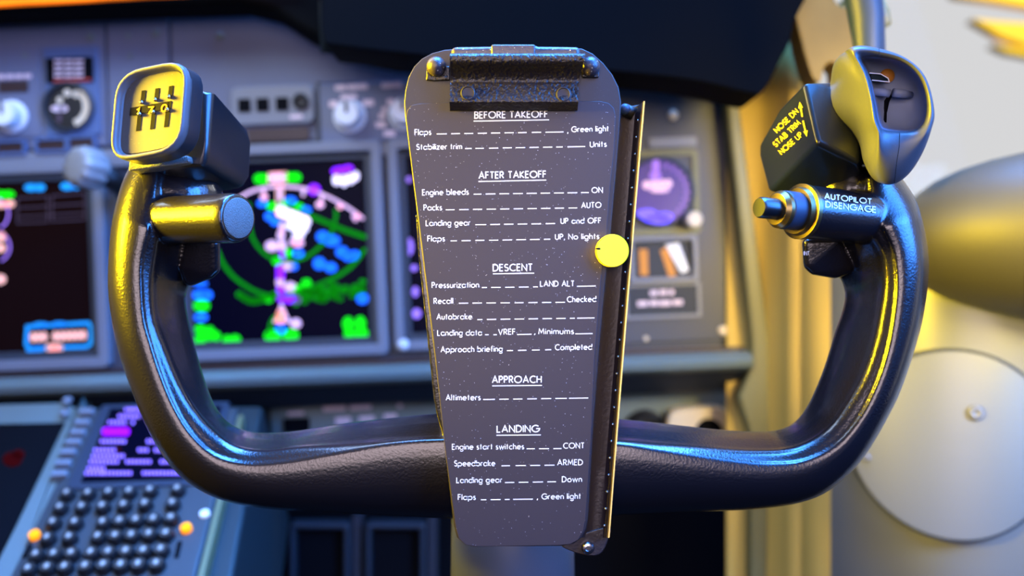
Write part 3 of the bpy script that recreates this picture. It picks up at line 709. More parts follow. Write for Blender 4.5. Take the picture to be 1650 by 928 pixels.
keys = [(113, 807), (147, 807), (180, 805), (213, 804), (246, 802), (290, 800), (102, 830), (137, 829), (170, 828), (204, 826), (238, 824), (282, 823),
        (91, 854), (126, 854), (171, 854), (198, 852), (224, 850), (252, 849), (280, 847), (82, 879), (117, 878), (163, 877), (191, 876), (217, 875), (245, 873), (272, 872),
        (64, 906), (93, 905), (121, 904), (152, 903), (180, 902), (208, 901), (236, 900), (264, 898), (52, 929), (82, 927), (110, 926), (143, 925), (172, 923), (200, 923), (228, 922), (257, 921)]
proto = None
for x, y in keys:
    f = PC.at(x, y); s_ = .0054
    if proto is None:
        proto = make('key', [lathe(f, [(s_ * 1.15, .003), (s_ * 1.1, .008), (s_ * .85, .0105), (1e-5, .0105)], 'key', 20), prism(f, rrect(.0034, .0042, .0015), .0105, .0109, 'key_legend')], cdu, auto=35); po = f.o
    else: clone(proto, f.o - po)
for x, y in ((60, 871), (303, 860)):
    make('annunciator_lamp', lathe(PC.at(x, y), [(.004, .003), (.004, .008), (1e-5, .009)], 'e_orange', 16), cdu)
make('annunciator_lamp', lathe(PC.at(332, 835), [(.0035, 0), (.0035, .006), (1e-5, .007)], 'e_led', 16), cdu)
make('dimmer_slot', pxprism(PC, [(283, 905), (290, 905), (296, 880), (289, 880)], .004, .0055, 'hole'), cdu)
make('dimmer_slot', pxprism(PC, [(40, 905), (46, 905), (56, 885), (50, 885)], .004, .0055, 'hole'), cdu)
make('corner_screw', [screw(PC, 110, 650, 8, .003, 'bezel'), screw(PC, 106, 670, 8, .003, 'bezel')], cdu, smooth=True)

# rudder pedals in the dark footwell
PD = camfr(560, 880, .98)
for (cx, lb) in ((520, 'dark rudder pedal nearer the keypad unit in the footwell'), (640, 'dark rudder pedal nearer the grey column in the footwell')):
    t = thing('rudder_pedal', lb, 'pedal', PD.px(cx, 960), 'rudder pedals')
    make('pedal_frame', pframe(PD, cx, 892, 96, 112, 10, 0, .02, 'navy', 6), t, bevel=.003)
    make('tread', plate(PD, cx, 892, 76, 92, 0, .008, 'hole', 3), t)
    make('pedal_arm', plate(PD, cx + 58, 905, 14, 160, -.01, .012, 'navy', 4), t)

# ---------------------------------------------------------------- right side: hatch, arm rest roll, visor arm, outdoor beam
hc = P(1536, 716, .694); hn = (-FW * .95 - R * .22 + U * .02).normalized()
hf = frame_n(hc + hn * .004, hn)
hr = 152 * .694 / F
t = thing('round_hatch', 'round silver access cover on the side wall', 'hatch', hc)
def bend(p):   # the cover follows the rounded wall
    x = (p - hf.o).dot(hf.x) - .02
    return p - hf.n * (4.2 * x * x)
def bent(c): return ([bend(p) for p in c[0]], c[1], c[2])
make('cover', bent(lathe(hf, [(hr, -.035), (hr, .001), (hr * .985, .003)] + [(hr * k, .003) for k in (.9, .8, .7, .6, .5, .4, .3, .2, .1)] + [(1e-5, .003)], 'silver', 72)), t, auto=30)
make('rim_ring', bent(lathe(hf, [(hr * 1.022, -.035), (hr * 1.022, .002), (hr * 1.0, .002), (hr * 1.0, -.035)], 'bezel_dark', 72)), t, auto=30)
q = hf.hit(1570, 664)
make('screw', bent(screw(hf, 1570, 664, 13, .003, 'bezel')), t, smooth=True)
make('screw', bent(screw(hf, 1403, 745, 6, .003, 'bezel')), t, smooth=True)
path = [P(1472, 395, .73), P(1486, 390, .715), P(1520, 385, .70), P(1600, 380, .675), P(1700, 378, .65), P(1900, 375, .61), P(2150, 372, .57)]
rads = [.012, .032, .046, .056, .062, .066, .068]
o = make('padded_ledge', tube(path, rads, 'leather', 40), smooth=True, subsurf=1, label='rounded padded window ledge above the silver wall', cat='ledge')
t = thing('sun_visor_arm', 'dark blue tapered arm in front of the bright window', 'arm', P(1395, 90, .62))
make('arm', tube([P(1381, -90, .62), P(1389, -20, .62), P(1396, 30, .62), P(1403, 90, .62), P(1406, 150, .62), P(1412, 275, .66)], [.0125, .0122, .0115, .0095, .009, .009], 'arm', 24), t, smooth=True)
make('collar', tube([P(1408, -5, .625), P(1416, 20, .628), P(1419, 38, .628), P(1414, 56, .625)], [.0055, .007, .007, .0045], 'olive', 14), t, smooth=True)
OB = camfr(1550, 50, 3.0)
t = thing('outside_gantry', 'blurred yellow beams outside the bright window', 'beam', P(1600, 80, 3))
for pts in ([(1500, -60), (1530, 0), (1590, 8), (1650, 18), (1760, 30), (1760, -60)], [(1555, 38), (1600, 42), (1660, 46), (1760, 52), (1760, 96), (1650, 82), (1600, 64)], [(1588, 78), (1650, 86), (1760, 100), (1760, 118), (1650, 97), (1612, 90)]):
    make('beam', poly(OB, pts, 0, .05, 'yellow_out'), t)

# ================================================================ CONTROL YOKE
S = .28e-3      # metres per pixel at the yoke
yk = thing('control_yoke', 'glossy black control yoke with two upright horns', 'control yoke', P(825, 835, .46))
ST = [  # outer silhouette, front crease, chamfer edge, inner silhouette (pixels)
 ((214, 258), (256, 262), (268, 264), (318, 268)), ((205, 275), (256, 282), (268, 285), (322, 285)), ((193, 305), (250, 330), (262, 333), (322, 330)), ((180, 360), (240, 380), (257, 388), (322, 395)), ((174, 430), (232, 415), (250, 428), (308, 452)),
 ((176, 490), (230, 450), (247, 465), (299, 480)), ((190, 565), (234, 510), (251, 512), (305, 520)), ((212, 630), (245, 553), (266, 556), (315, 560)),
 ((240, 697), (262, 605), (286, 607), (329, 608)), ((275, 752), (283, 655), (310, 653), (345, 650)), ((318, 788), (309, 697), (341, 691), (366, 678)),
 ((370, 810), (345, 730), (375, 717), (397, 694)), ((440, 821), (394, 744), (418, 726), (433, 697)), ((520, 826), (458, 741), (475, 721), (478, 694)),
 ((600, 830), (540, 727), (540, 716), (545, 683)), ((665, 833), (640, 711), (640, 707), (630, 673)), ((740, 836), (740, 706), (740, 703), (740, 665)),
 ((900, 834), (900, 708), (900, 704), (900, 668)), ((1000, 830), (1000, 713), (1000, 707), (1000, 675)), ((1070, 827), (1060, 722), (1060, 713), (1060, 681)),
 ((1150, 824), (1140, 734), (1140, 720), (1140, 690)), ((1225, 820), (1200, 742), (1205, 725), (1205, 695)), ((1290, 810), (1246, 745), (1262, 724), (1250, 693)),
 ((1340, 788), (1295, 740), (1300, 713), (1280, 680)), ((1390, 740), (1345, 715), (1335, 690), (1300, 655)), ((1435, 665), (1383, 672), (1362, 655), (1316, 622)),
 ((1457, 615), (1410, 620), (1388, 608), (1330, 585)), ((1475, 560), (1428, 565), (1406, 555), (1345, 535)), ((1488, 510), (1439, 505), (1417, 500), (1357, 500)),
 ((1496, 450), (1443, 455), (1422, 455), (1361, 470)), ((1496, 405), (1438, 408), (1418, 412), (1350, 440)), ((1488, 360), (1425, 375), (1405, 385), (1335, 405)),
 ((1476, 322), (1410, 345), (1395, 348), (1330, 340)), ((1460, 296), (1400, 300), (1388, 300), (1330, 295)), ((1446, 278), (1398, 280), (1386, 280), (1330, 278))]
rows = spline([sum(s, ()) for s in ST], 4)
loops = []
for r_ in rows:
    O, Cc, B, I = r_[0:2], r_[2:4], r_[4:6], r_[6:8]
    ring = [(*Cc, .4325), (*lerp(Cc, O, .06), .4312), (*lerp(Cc, O, .35), .4305), (*lerp(Cc, O, .68), .4325), (*lerp(Cc, O, .9), .438), (*O, .449), (*lerp(O, I, .06), .462), (*lerp(O, I, .25), .474), (*lerp(O, I, .6), .481),
            (*lerp(O, I, .9), .480), (*I, .472), (*lerp(B, I, .72), .4585), (*lerp(B, I, .38), .448), (*lerp(B, I, .10), .4405), (*B, .4372), (*lerp(Cc, B, .6), .4345)]
    k_ = max(0, 375 - (Cc[1] + I[1]) / 2) / 100 * .011
    loops.append([P(q[0], q[1], q[2] + k_) for q in spline(ring, 3, True)])
hub = [(669, 345), (674, 420), (683, 500), (692, 582), (698, 640), (703, 668), (712, 700), (730, 760), (970, 760), (985, 700), (995, 640), (1000, 560), (1000, 345)]
def cone(a, b, prof, mt='yoke', seg=40):
    L = (b - a).length
    return lathe(frame_n(a, b - a), [(r, t_ * L) for r, t_ in prof], mt, seg)
def soft(pts, r=.0028):
    return hull([v for p in pts for v in ball(P(*p), r, 'yoke', 10)[0]], 'yoke')
LA, LB = P(232, 356, .452), P(384, 351, .4215)
RA, RB = P(1448, 357, .453), P(1291, 341, .4272)
body = [loft(loops, 'yoke'), pxprism(camfr(830, 550, .436), hub, -.042, 0, 'yoke'),
        cone(LA, LB, [(.007, 0), (.0112, .2), (.0114, .6), (.0114, .95), (.0108, 1), (1e-5, 1)]),
        cone(RA, RB, [(.007, 0), (.0118, .2), (.0124, .7), (.0124, 1), (1e-5, 1)]),
        ball(P(288, 322, .462), S, 'yoke', 28, 78, 62, 72), ball(P(1372, 310, .462), S, 'yoke', 28, 70, 50, 72),
        soft([(308, 385, .452), (345, 392, .449), (346, 432, .452), (338, 440, .453), (308, 452, .458), (300, 430, .455), (308, 385, .474), (343, 392, .470), (343, 432, .470), (306, 448, .474)]),
        soft([(1302, 392, .451), (1345, 390, .450), (1304, 426, .452), (1312, 434, .453), (1345, 440, .457), (1365, 430, .456), (1304, 394, .472), (1345, 392, .474), (1306, 428, .472), (1348, 438, .476)])]
yb = make('yoke_body', body, yk, smooth=True)
rm = yb.modifiers.new('cast', 'REMESH'); rm.mode = 'VOXEL'; rm.voxel_size = .0006; rm.use_smooth_shade = True
sm = yb.modifiers.new('fillet', 'SMOOTH'); sm.factor = .5; sm.iterations = 15

# left head block and right head block
def block(pts, name='head_block', bev=.0028):
    o = make(name, hull([P(*p) for p in pts], 'head'), yk, bevel=bev, seg=3)
    return o
block([(322, 142, .437), (343, 147, .439), (336, 232, .433), (330, 268, .435), (228, 262, .435), (215, 160, .44), (400, 212, .492), (406, 234, .492), (403, 286, .488), (392, 304, .484), (300, 320, .47), (250, 300, .465), (250, 190, .49)])
a0, a1, a2 = P(1294, 138, .4435), P(1316, 230, .4315), P(1224, 240, .4945)
fnn = (a1 - a0).cross(a2 - a0).normalized()
if fnn.dot(-FW) < 0: fnn = -fnn
TB = Fr(a0 + fnn * .0003, R, U, fnn)
fb = [TB.hit(*q) - fnn * .0003 for q in ((1294, 134), (1316, 230), (1237, 310), (1222, 252), (1222, 233), (1254, 176))]
make('head_block', hull(fb + [P(*q) for q in ((1384, 262, .434), (1400, 160, .445), (1338, 133, .450), (1320, 330, .462), (1396, 300, .455), (1380, 160, .49))], 'head'), yk, bevel=.0022, seg=3)
# lettering on the head block face
def tbmap(ox, oy, ang):
    ca, sa = math.cos(rad(ang)), math.sin(rad(ang))
    return lambda x, y: TB.hit(ox + x * ca + y * sa, oy - x * sa + y * ca)
def tz(x, y): return (1190 + x / 3.438, 60 + y / 3.438)
ch = []
for txt, p, q, cap in (('NOSE DN', (215, 530), (333, 415), 8.2), ('STAB TRIM', (208, 608), (345, 480), 8.2), ('NOSE UP', (240, 650), (357, 545), 8.2)):
    a, b = tz(*p), tz(*q); L = math.dist(a, b); ang = math.degrees(math.atan2(a[1] - b[1], b[0] - a[0]))
    ch.append(ribbons(lettering(txt, 0, L, 0, 0, cap), .68, tbmap(*a, ang), 'yellow_ink'))
mpt = lambda x, y: TB.hit(x, y)
for p, q in ((tz(353, 440), tz(338, 358)), (tz(357, 462), tz(378, 552))):
    dx, dy = q[0] - p[0], q[1] - p[1]; L = math.hypot(dx, dy); ux, uy = dx / L, dy / L
    hb = (q[0] - ux * 10, q[1] - uy * 10)
    ch.append(ribbons([[p, hb]], 1.5, mpt, 'yellow_ink'))
    ch.append(([mpt(*q), mpt(hb[0] - uy * 4, hb[1] + ux * 4), mpt(hb[0] + uy * 4, hb[1] - ux * 4)], [(0, 1, 2)], 'yellow_ink'))
make('trim_lettering', ch, yk, recalc=False)

# ---- number counter on the left horn: rounded box with recessed face
def rquad(c, r, n=6):
    """rounded quad in pixels; c: TL, TR, BR, BL"""
    out = []
    for i in range(4):
        p, a, b = c[i], c[i - 1], c[(i + 1) % 4]
        la, lb = math.dist(p, a), math.dist(p, b)
        s, e = lerp(p, a, r / la), lerp(p, b, r / lb)
        for k in range(n + 1):
            t_ = k / n
            out.append(tuple((1 - t_) ** 2 * s[j] + 2 * t_ * (1 - t_) * p[j] + t_ ** 2 * e[j] for j in range(2)))
    return out
def inset(loop, d):
    cx = sum(p[0] for p in loop) / len(loop); cy = sum(p[1] for p in loop) / len(loop); out = []
    n = len(loop)
    for i, p in enumerate(loop):
        a, b = loop[i - 1], loop[(i + 1) % n]
        tx_, ty_ = b[0] - a[0], b[1] - a[1]; l = math.hypot(tx_, ty_) or 1
        nx, ny = -ty_ / l, tx_ / l
        if nx * (cx - p[0]) + ny * (cy - p[1]) < 0: nx, ny = -nx, -ny
        out.append((p[0] + nx * d, p[1] + ny * d))
    return out
FQ = rquad([(186, 116), (304, 92), (292, 242), (173, 264)], 44)
cbn = (-FW - R * .20 + U * .05).normalized(); cb = frame_n(P(240, 180, .412), cbn)
def lp_(ins, w): return [cb.hit(*p) + cb.n * w for p in inset(FQ, ins)]
nc = make('number_counter', loft([lp_(9, -.016), lp_(3, -.0155), lp_(0, -.0135), lp_(0, -.0035)], 'housing', True, False), yk, auto=45)
make('rim', loft([lp_(0, -.0045), lp_(0, -.002), lp_(1.2, -.0006), lp_(4, .0002), lp_(7, -.0006), lp_(9, -.002), lp_(10, -.0034), lp_(13, -.0038)], 'rim', False, False), nc, smooth=True)
make('faceplate', loft([lp_(11, -.008), lp_(11, -.0035), lp_(12, -.0032)], 'face', False, True), nc)
mcf = lambda w: (lambda x, y: cb.hit(x, y) + cb.n * w)
def fz_(x, y): return (180 + x / 5.153, 90 + y / 5.153)
def para(x, y, w, h, sk=-.12):
    return [(x - w / 2 - sk * h / 2 * -1 * -1, y + h / 2), (x + w / 2 - sk * h / 2, y + h / 2), (x + w / 2 + sk * h / 2, y - h / 2), (x - w / 2 + sk * h / 2, y - h / 2)]
def skq(cx, cy, w, h):   # slot quad following the tilt of the face
    ex = (.99, -.17); ey = (-.11, .99)
    return [(cx + a * w / 2 * ex[0] + b * h / 2 * ey[0], cy + a * w / 2 * ex[1] + b * h / 2 * ey[1]) for a, b in ((-1, -1), (1, -1), (1, 1), (-1, 1))]
slots = [(229, 318, 7.2, 18), (343, 300, 7.2, 18), (457, 280, 7.2, 18), (193, 545, 7.2, 26), (310, 530, 7.2, 26), (427, 512, 7.2, 26)]
ch = [quads([skq(*fz_(x, y), w, h) for x, y, w, h in slots] + [skq(*fz_(290, 422), 68, 13)], mcf(-.0030), 'hole')]
make('slot', ch, nc, recalc=False)
dg = []
for t_, x, y in (('1', 178, 452), ('7', 285, 440), ('0', 402, 420)):
    px, py = fz_(x, y)
    dg.append(ribbons(lettering(t_, px - (1.5 if t_ == '1' else 4), px + (2 if t_ == '1' else 4), py + 6, py + 5.5, 11, slant=.12), 1.1, mcf(-.0027), 'orange_digit'))
make('number_wheel', [quads([skq(*fz_(x, y), 11, 12.5) for x, y in ((178, 448), (290, 428), (408, 405))], mcf(-.0029), 'hole')] + dg, nc, recalc=False)
pin0 = None
for x, y in ((222, 375), (336, 352), (450, 328), (205, 472), (320, 455), (437, 436)):
    c = cb.hit(*fz_(x, y)) - cb.n * .0024
    if pin0 is None: pin0 = make('setting_pin', [ball(c, .0010, 'steel', 12)], nc, smooth=True); pc0 = c
    else: clone(pin0, c - pc0)
make('mounting_flange', pxprism(camfr(255, 266, .43), [(208, 258), (304, 250), (306, 262), (206, 276)], -.02, .0, 'bare'), yk, bevel=.001)

# ---- left barrel with a worn bare end, and the lump under it
def barrel(a, b, prof, mt, name, parent=yk, seg=36, auto=40):
    fr = frame_n(a, (b - a)); L = (b - a).length
    return make(name, lathe(fr, [(r, t_ * L) for r, t_ in prof], mt, seg), parent, auto=auto)
a, b = LA, LB
fr = frame_n(b, b - a)
make('worn_end', lathe(fr, [(.0092, -.0003), (.0092, .0004), (.0085, .0007), (1e-5, .0007)], 'bare', 32), yk, auto=40)
# ---- right barrel with disconnect button
a, b = RA, RB
ax = (b - a).normalized(); fr = frame_n(b, ax)
def ringp(name, prof, mt, par): return make(name, lathe(fr, prof, mt, 36), par, auto=35)
ringp('flange_ring', [(.0128, -.001), (.0128, .0012), (.0112, .0014), (.0105, .0035), (.0098, .0035)], 'brass', yk)
bt = ringp('disconnect_button', [(.0088, 0), (.0088, .0105), (.0080, .0115), (.0078, .0115), (1e-5, .0115)], 'arm', yk)
ringp('collar', [(.0084, .0105), (.0086, .013), (.0072, .0150), (.0050, .0152)], 'brass', bt)
ringp('button_cap', [(.0048, .0115), (.0048, .0235), (.0042, .0245), (1e-5, .0245)], 'head', bt)
# barrel text follows the cylinder
axd = (b - a).normalized()
def on_barrel(px, py, r=.0126):
    d = (P(px, py, 1) - CAM).normalized()
    w = CAM - a
    dp = d - axd * d.dot(axd); wp = w - axd * w.dot(axd)
    A_, B_, C_ = dp.dot(dp), 2 * dp.dot(wp), wp.dot(wp) - r * r
    disc_ = B_ * B_ - 4 * A_ * C_
    t_ = (-B_ - math.sqrt(max(0, disc_))) / (2 * A_)
    return CAM + d * t_
def bz(x, y): return (1190 + x / 3.2, 270 + y / 3.2)
x0, y0 = bz(445, 160); x1, y1 = bz(685, 188)
ch = [ribbons(lettering('AUTOPILOT', x0, x1, y0, y1, 8.2), .85, on_barrel, 'white_ink')]
x0, y0 = bz(450, 203); x1, y1 = bz(708, 232)
ch.append(ribbons(lettering('DISENGAGE', x0, x1, y0, y1, 9), .95, on_barrel, 'white_ink'))
make('button_lettering', ch, yk, recalc=False)
fq = camfr(1299, 408, .4450)
make('trigger_lettering', ribbons(lettering('INT', 1295.5, 1304, 411, 411, 6), .6, lambda x, y: fq.hit(x, y), 'white_ink'), yk, recalc=False)

# ---- right trim switch guard
NG = 96
L0 = resample(spline([(1367, 77), (1388, 72), (1417, 77), (1452, 88), (1481, 108), (1498, 136), (1508, 182), (1504, 206), (1490, 246), (1469, 281), (1446, 299), (1423, 297), (1410, 274), (1411, 236), (1413, 216), (1405, 197), (1399, 156), (1388, 118), (1376, 95)], 6, True), NG)
LI = spline([(1385, 92), (1400, 90), (1417, 91), (1452, 98), (1478, 118), (1491, 147), (1494, 176), (1488, 200), (1469, 212), (1428, 211), (1416, 200), (1409, 166), (1401, 128), (1392, 106)], 6, True)
def by_angle(loop, c, n, ref):
    """for each point of ref take the point of loop in the same direction from c"""
    q = resample(loop, 720); out = []
    ang = [math.atan2(p[1] - c[1], p[0] - c[0]) for p in q]
    for r_ in ref:
        a_ = math.atan2(r_[1] - c[1], r_[0] - c[0])
        k = min(range(len(q)), key=lambda i: abs((ang[i] - a_ + math.pi) % (2 * math.pi) - math.pi)); out.append(q[k])
    return out
gc = (1447, 158)
LI = by_angle(LI, gc, NG, L0)
L1 = spline([(1362, 80), (1388, 76), (1417, 80), (1450, 92), (1476, 110), (1491, 138), (1498, 180), (1494, 206), (1482, 242), (1462, 274), (1442, 294), (1415, 297), (1394, 284), (1386, 266), (1385, 242), (1384, 218), (1380, 195), (1374, 160), (1364, 125), (1356, 98)], 6, True)
L1 = by_angle(L1, (1435, 190), NG, L0)
LN = spline([(1350, 92), (1375, 82), (1410, 84), (1440, 96), (1465, 114), (1478, 142), (1484, 180), (1480, 208), (1468, 238), (1448, 268), (1428, 286), (1412, 286), (1400, 274), (1394, 252), (1386, 228), (1372, 206), (1355, 190), (1346, 170), (1345, 140), (1344, 112)], 6, True)
LN = by_angle(LN, (1420, 185), NG, [(p[0] - 14, p[1]) for p in L0])
L2 = spline([(1343, 102), (1360, 88), (1395, 86), (1425, 98), (1450, 116), (1462, 145), (1468, 180), (1462, 220), (1450, 250), (1432, 272), (1408, 276), (1386, 254), (1358, 240), (1336, 218), (1318, 198), (1313, 178), (1318, 155), (1334, 138), (1338, 118)], 6, True)
L2 = by_angle(L2, (1400, 180), NG, [(p[0] - 30, p[1]) for p in L0])
L3 = [lerp(p, (1385, 180), .25) for p in L2]
lv = lambda L, d: [P(*p, d) for p in L]
Lm = [lerp(p, q_, .5) for p, q_ in zip(L0, LI)]
Lc = [lerp(p, q_, .25) for p, q_ in zip(L0, LI)]
def chin(p, d):   # the lower lip slopes back
    return d + max(0, (p[1] - 215)) * .00009
gl_ = [lv(L3, .462), lv(L2, .453), lv([lerp(p, q_, .6) for p, q_ in zip(L2, LN)], .446), lv(LN, .437), lv(L1, .424), [P(*p, chin(p, .4135)) for p in L0], [P(*p, chin(p, .4105)) for p in Lc], [P(*p, chin(p, .4095)) for p in Lm], [P(*p, .412) for p in LI],
       [P(*lerp(p, gc, .03), .416) for p in LI], [P(*lerp(p, (1440, 158), .05), .424) for p in LI], [P(*lerp(p, (1440, 158), .14), .433) for p in LI], [P(*lerp(p, (1440, 158), .9), .4345) for p in LI]]
gd = make('trim_switch_guard', loft(gl_, 'guard', True, True), yk, smooth=True, subsurf=1)
gd.data.materials.append(M['lightened_rubber'])
for p_ in gd.data.polygons[9 * NG:12 * NG]: p_.material_index = 1      # switch recess: same rubber coloured paler, in place of light reaching it
gd.data.polygons[len(gd.data.polygons) - 1].material_index = 1
# switches inside the guard
sw = camfr(1440, 150, .428)
k1 = make('thumb_switch', hull([P(*p) for p in ((1402, 118, .424), (1420, 120, .424), (1432, 126, .425), (1432, 130, .426), (1404, 132, .426), (1402, 118, .438), (1430, 126, .438), (1430, 134, .438), (1404, 136, .438))], 'teal_dark'), gd, bevel=.0006)
make('edge_line', ribbons([[(1401, 117.5), (1419, 119), (1431, 126), (1433, 132), (1405, 129)]], .8, lambda x, y: P(x, y, .4225), 'white_ink'), k1)
make('lamp_spot', [ball(P(1430, 122, .4325), .0034, 'orange_paint', 16, 1, 1.0, .5)], gd, smooth=True)
make('rocker_bar', tube([P(1406, 147, .428), P(1425, 149, .427), P(1433, 151, .427)], .0019, 'lightened_rubber', 12), gd, smooth=True)
make('rocker_bar', tube([P(1440, 149, .427), P(1455, 151, .428), P(1468, 153, .431)], [.002, .002, .0015], 'lightened_rubber', 12), gd, smooth=True)
make('divider', tube([P(1437, 150, .432), P(1428, 164, .434), P(1424, 182, .434), P(1424, 206, .432)], .0014, 'hole', 10), gd, smooth=True)
make('seam', [ribbons([[(1449.5, 214), (1449, 236), (1445, 260), (1441, 296)]], .5, lambda x, y: P(x, y, chin((x, y), .4090)), 'hole'), ribbons([[(1416.5, 78), (1417, 90)]], .4, lambda x, y: P(x, y, .4088), 'hole')], gd, recalc=False)

# ================================================================ CONTROL COLUMN
cc_ = thing('control_column', 'grey steering column seen below the clipboard', 'column', P(826, 980, .50))
make('column_tube', tube([P(826, 760, .53), P(826, 850, .525), P(826, 1040, .51)], .0345, 'column', 40), cc_, smooth=True)
make('column_collar', tube([P(826, 780, .53), P(826, 828, .527)], .038, 'black', 40), cc_, auto=40)

# ================================================================ CLIPBOARD AND CARD
cbd = thing('clipboard', 'black metal clipboard fixed on the yoke hub', 'clipboard', P(825, 882, .43))
PLF = camfr(825, 464, .4205)
pl_out = [(652, 184), (651, 163), (653, 145), (658, 124), (667, 107), (680, 94), (697, 85), (716, 80), (740, 78), (790, 77), (914, 76), (938, 78), (955, 86), (972, 101), (987, 120), (997, 140), (1001, 163), (1000, 190), (992, 288), (985, 368), (974, 470), (966, 560), (956, 690), (948, 835), (945, 852), (938, 866), (925, 876), (905, 880), (765, 881), (748, 877), (736, 866), (731, 846), (716, 716), (701, 580), (680, 410)]
make('back_plate', pxprism(PLF, pl_out, -.0016, 0, 'plate'), cbd, bevel=.0006, seg=2)
# clip: bent strip section extruded sideways
def strip(sec, xl, xr, mt, d0, n=10, thick=.0011):
    """sec: list of (py, lift towards camera); xl/xr give the side edges at py"""
    sec = spline(sec, 5)
    F_, B_ = [], []
    for i, (py, w) in enumerate(sec):
        a_ = sec[max(0, i - 1)]; b_ = sec[min(len(sec) - 1, i + 1)]
        ty, tw = -(b_[0] - a_[0]) * S, b_[1] - a_[1]
        l = math.hypot(ty, tw) or 1; ny, nw = tw / l, -ty / l
        if nw < 0 and abs(nw) > .2: ny, nw = -ny, -nw
        F_.append((py, w, ny, nw))
    V = []; N = len(sec); f = []
    fr_ = camfr(825, 464, d0)
    xs = [k / n for k in range(n + 1)]
    for side in (0, 1):
        for py, w, ny, nw in F_:
            off = -thick * side
            for t_ in xs:
                q_ = fr_.hit(xl(py) + (xr(py) - xl(py)) * t_, py)
                V.append(q_ + fr_.n * (w + nw * off) + fr_.y * (ny * off))
    m_ = n + 1; K = N * m_
    for i in range(N - 1):
        for k in range(n):
            f.append((i * m_ + k, i * m_ + k + 1, (i + 1) * m_ + k + 1, (i + 1) * m_ + k))
            f.append((K + i * m_ + k, K + (i + 1) * m_ + k, K + (i + 1) * m_ + k + 1, K + i * m_ + k + 1))
        for k in (0, n):
            f.append((i * m_ + k, (i + 1) * m_ + k, K + (i + 1) * m_ + k, K + i * m_ + k))
    for k in range(n):
        f.append((k, K + k, K + k + 1, k + 1)); i = N - 1
        f.append((i * m_ + k, i * m_ + k + 1, K + i * m_ + k + 1, K + i * m_ + k))
    return (V, f, mt)
sec = [(91, .0050), (94, .0088), (98, .0104), (104, .0106), (110, .0098), (114, .0075), (120, .0048), (128, .0030), (134, .0026), (138, .0032), (150, .0042), (160, .0049), (167, .0052), (170, .0046), (174, .0028), (179, .0008)]
cl = make('clip_jaw', strip(sec, pw([(80, 728), (190, 725)]), pw([(80, 940), (100, 940), (120, 935), (138, 931), (190, 930)]), 'clip', .4195), cbd, auto=60)
for x, y in ((754, 150), (908, 152)):
    make('rivet_hole', [lathe(camfr(x, y, .4195 - .0050), [(.0033, -.001), (.0033, .0003), (.0028, .0005), (.0026, -.0002), (1e-5, -.0003)], 'plate', 28)], cl, auto=40)
tf = camfr(830, 88, .4195)
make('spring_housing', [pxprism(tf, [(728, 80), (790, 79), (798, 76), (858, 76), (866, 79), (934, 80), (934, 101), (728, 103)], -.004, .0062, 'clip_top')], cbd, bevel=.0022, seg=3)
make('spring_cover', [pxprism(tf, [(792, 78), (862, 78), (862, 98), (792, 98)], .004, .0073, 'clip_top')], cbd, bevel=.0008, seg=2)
for x, y, tip in ((703, 107, -1), (951, 107, 1)):
    make('axle_knob', [ball(P(x, y, .4170), .0044, 'clip_top', 24), ], cbd, smooth=True)
for pts in ([(688, 112), (690, 108), (725, 108), (725, 130), (700, 131), (687, 130)], [(936, 106), (963, 106), (965, 120), (964, 126), (938, 126)]):
    make('hinge_bracket', pxprism(camfr(825, 464, .4205), pts, 0, .0018, 'clip'), cbd, bevel=.0004)
# side rail (J section) along the slanted edge
rail_l = lambda t_: lerp((1000, 168), (936, 868), t_)
secs_in = []
loops = []
for k in range(25):
    t_ = k / 24
    e = lerp((1037, 163), (980, 866), t_)              # flange edge
    e = (e[0] + 6 * t_ * (1 - t_) * -.6, e[1])
    i0 = lerp((994, 172), (936, 866), t_); i1 = lerp((1008, 172), (950, 866), t_); i2 = lerp((1024, 172), (966, 866), t_); i3 = lerp((1031, 168), (975, 866), t_)
    pts = [(*i0, .4255), (*i1, .4275), (*i2, .4278), (*i3, .4255), (*lerp(i3, e, .6), .4205), (*e, .4160), (e[0] + 2.2, e[1], .4158), (e[0] + 1.5, e[1], .421), (i3[0] + 3.5, i3[1], .4275), (i2[0] + 2, i2[1], .4296), (*i1, .4296), (*i0, .4275)]
    loops.append([P(*q_) for q_ in pts])
rl = make('side_rail', loft(loops, 'rail'), cbd, auto=50)
make('flange_edge', loft([[l[4] * .12 + l[5] * .88 - FW * .0002, l[5] - FW * .0002, l[6] - FW * .0002, l[6] + FW * .002] for l in loops], 'edge', closed=False, cap0=False, cap1=False), rl, auto=50)  # strip added for the bright line of light on the flange
foot = [p[:2] for p in spline([(905, 878), (940, 860), (982, 850), (979, 872), (972, 888), (962, 895), (945, 895), (925, 890)], 4, True)]
make('rail_foot', pxprism(camfr(940, 880, .4265), foot, -.002, 0, 'rail'), rl, bevel=.0006)
make('foot_bolt', lathe(camfr(947, 882, .4262), [(.0029, 0), (.0029, .0012), (.0022, .0022), (.0013, .0024), (.0010, .0018), (1e-5, .0018)], 'steel', 24), rl, auto=40)
make('rail_knob', [ball(P(1007, 176, .4235), .0026, 'arm', 18), tube([P(1007, 176, .425), P(1022, 184, .425)], .0028, 'black', 12)], rl, smooth=True)
r0 = None
for k in range(25):
    t_ = (k + .6) / 25
    q_ = lerp((1029, 178), (973, 858), t_); c = P(*q_, .4262)
    if r0 is None: r0 = make('rivet', ball(c, .00075, 'steel', 10), rl, smooth=True); rc0 = c
    else: clone(r0, c - rc0)
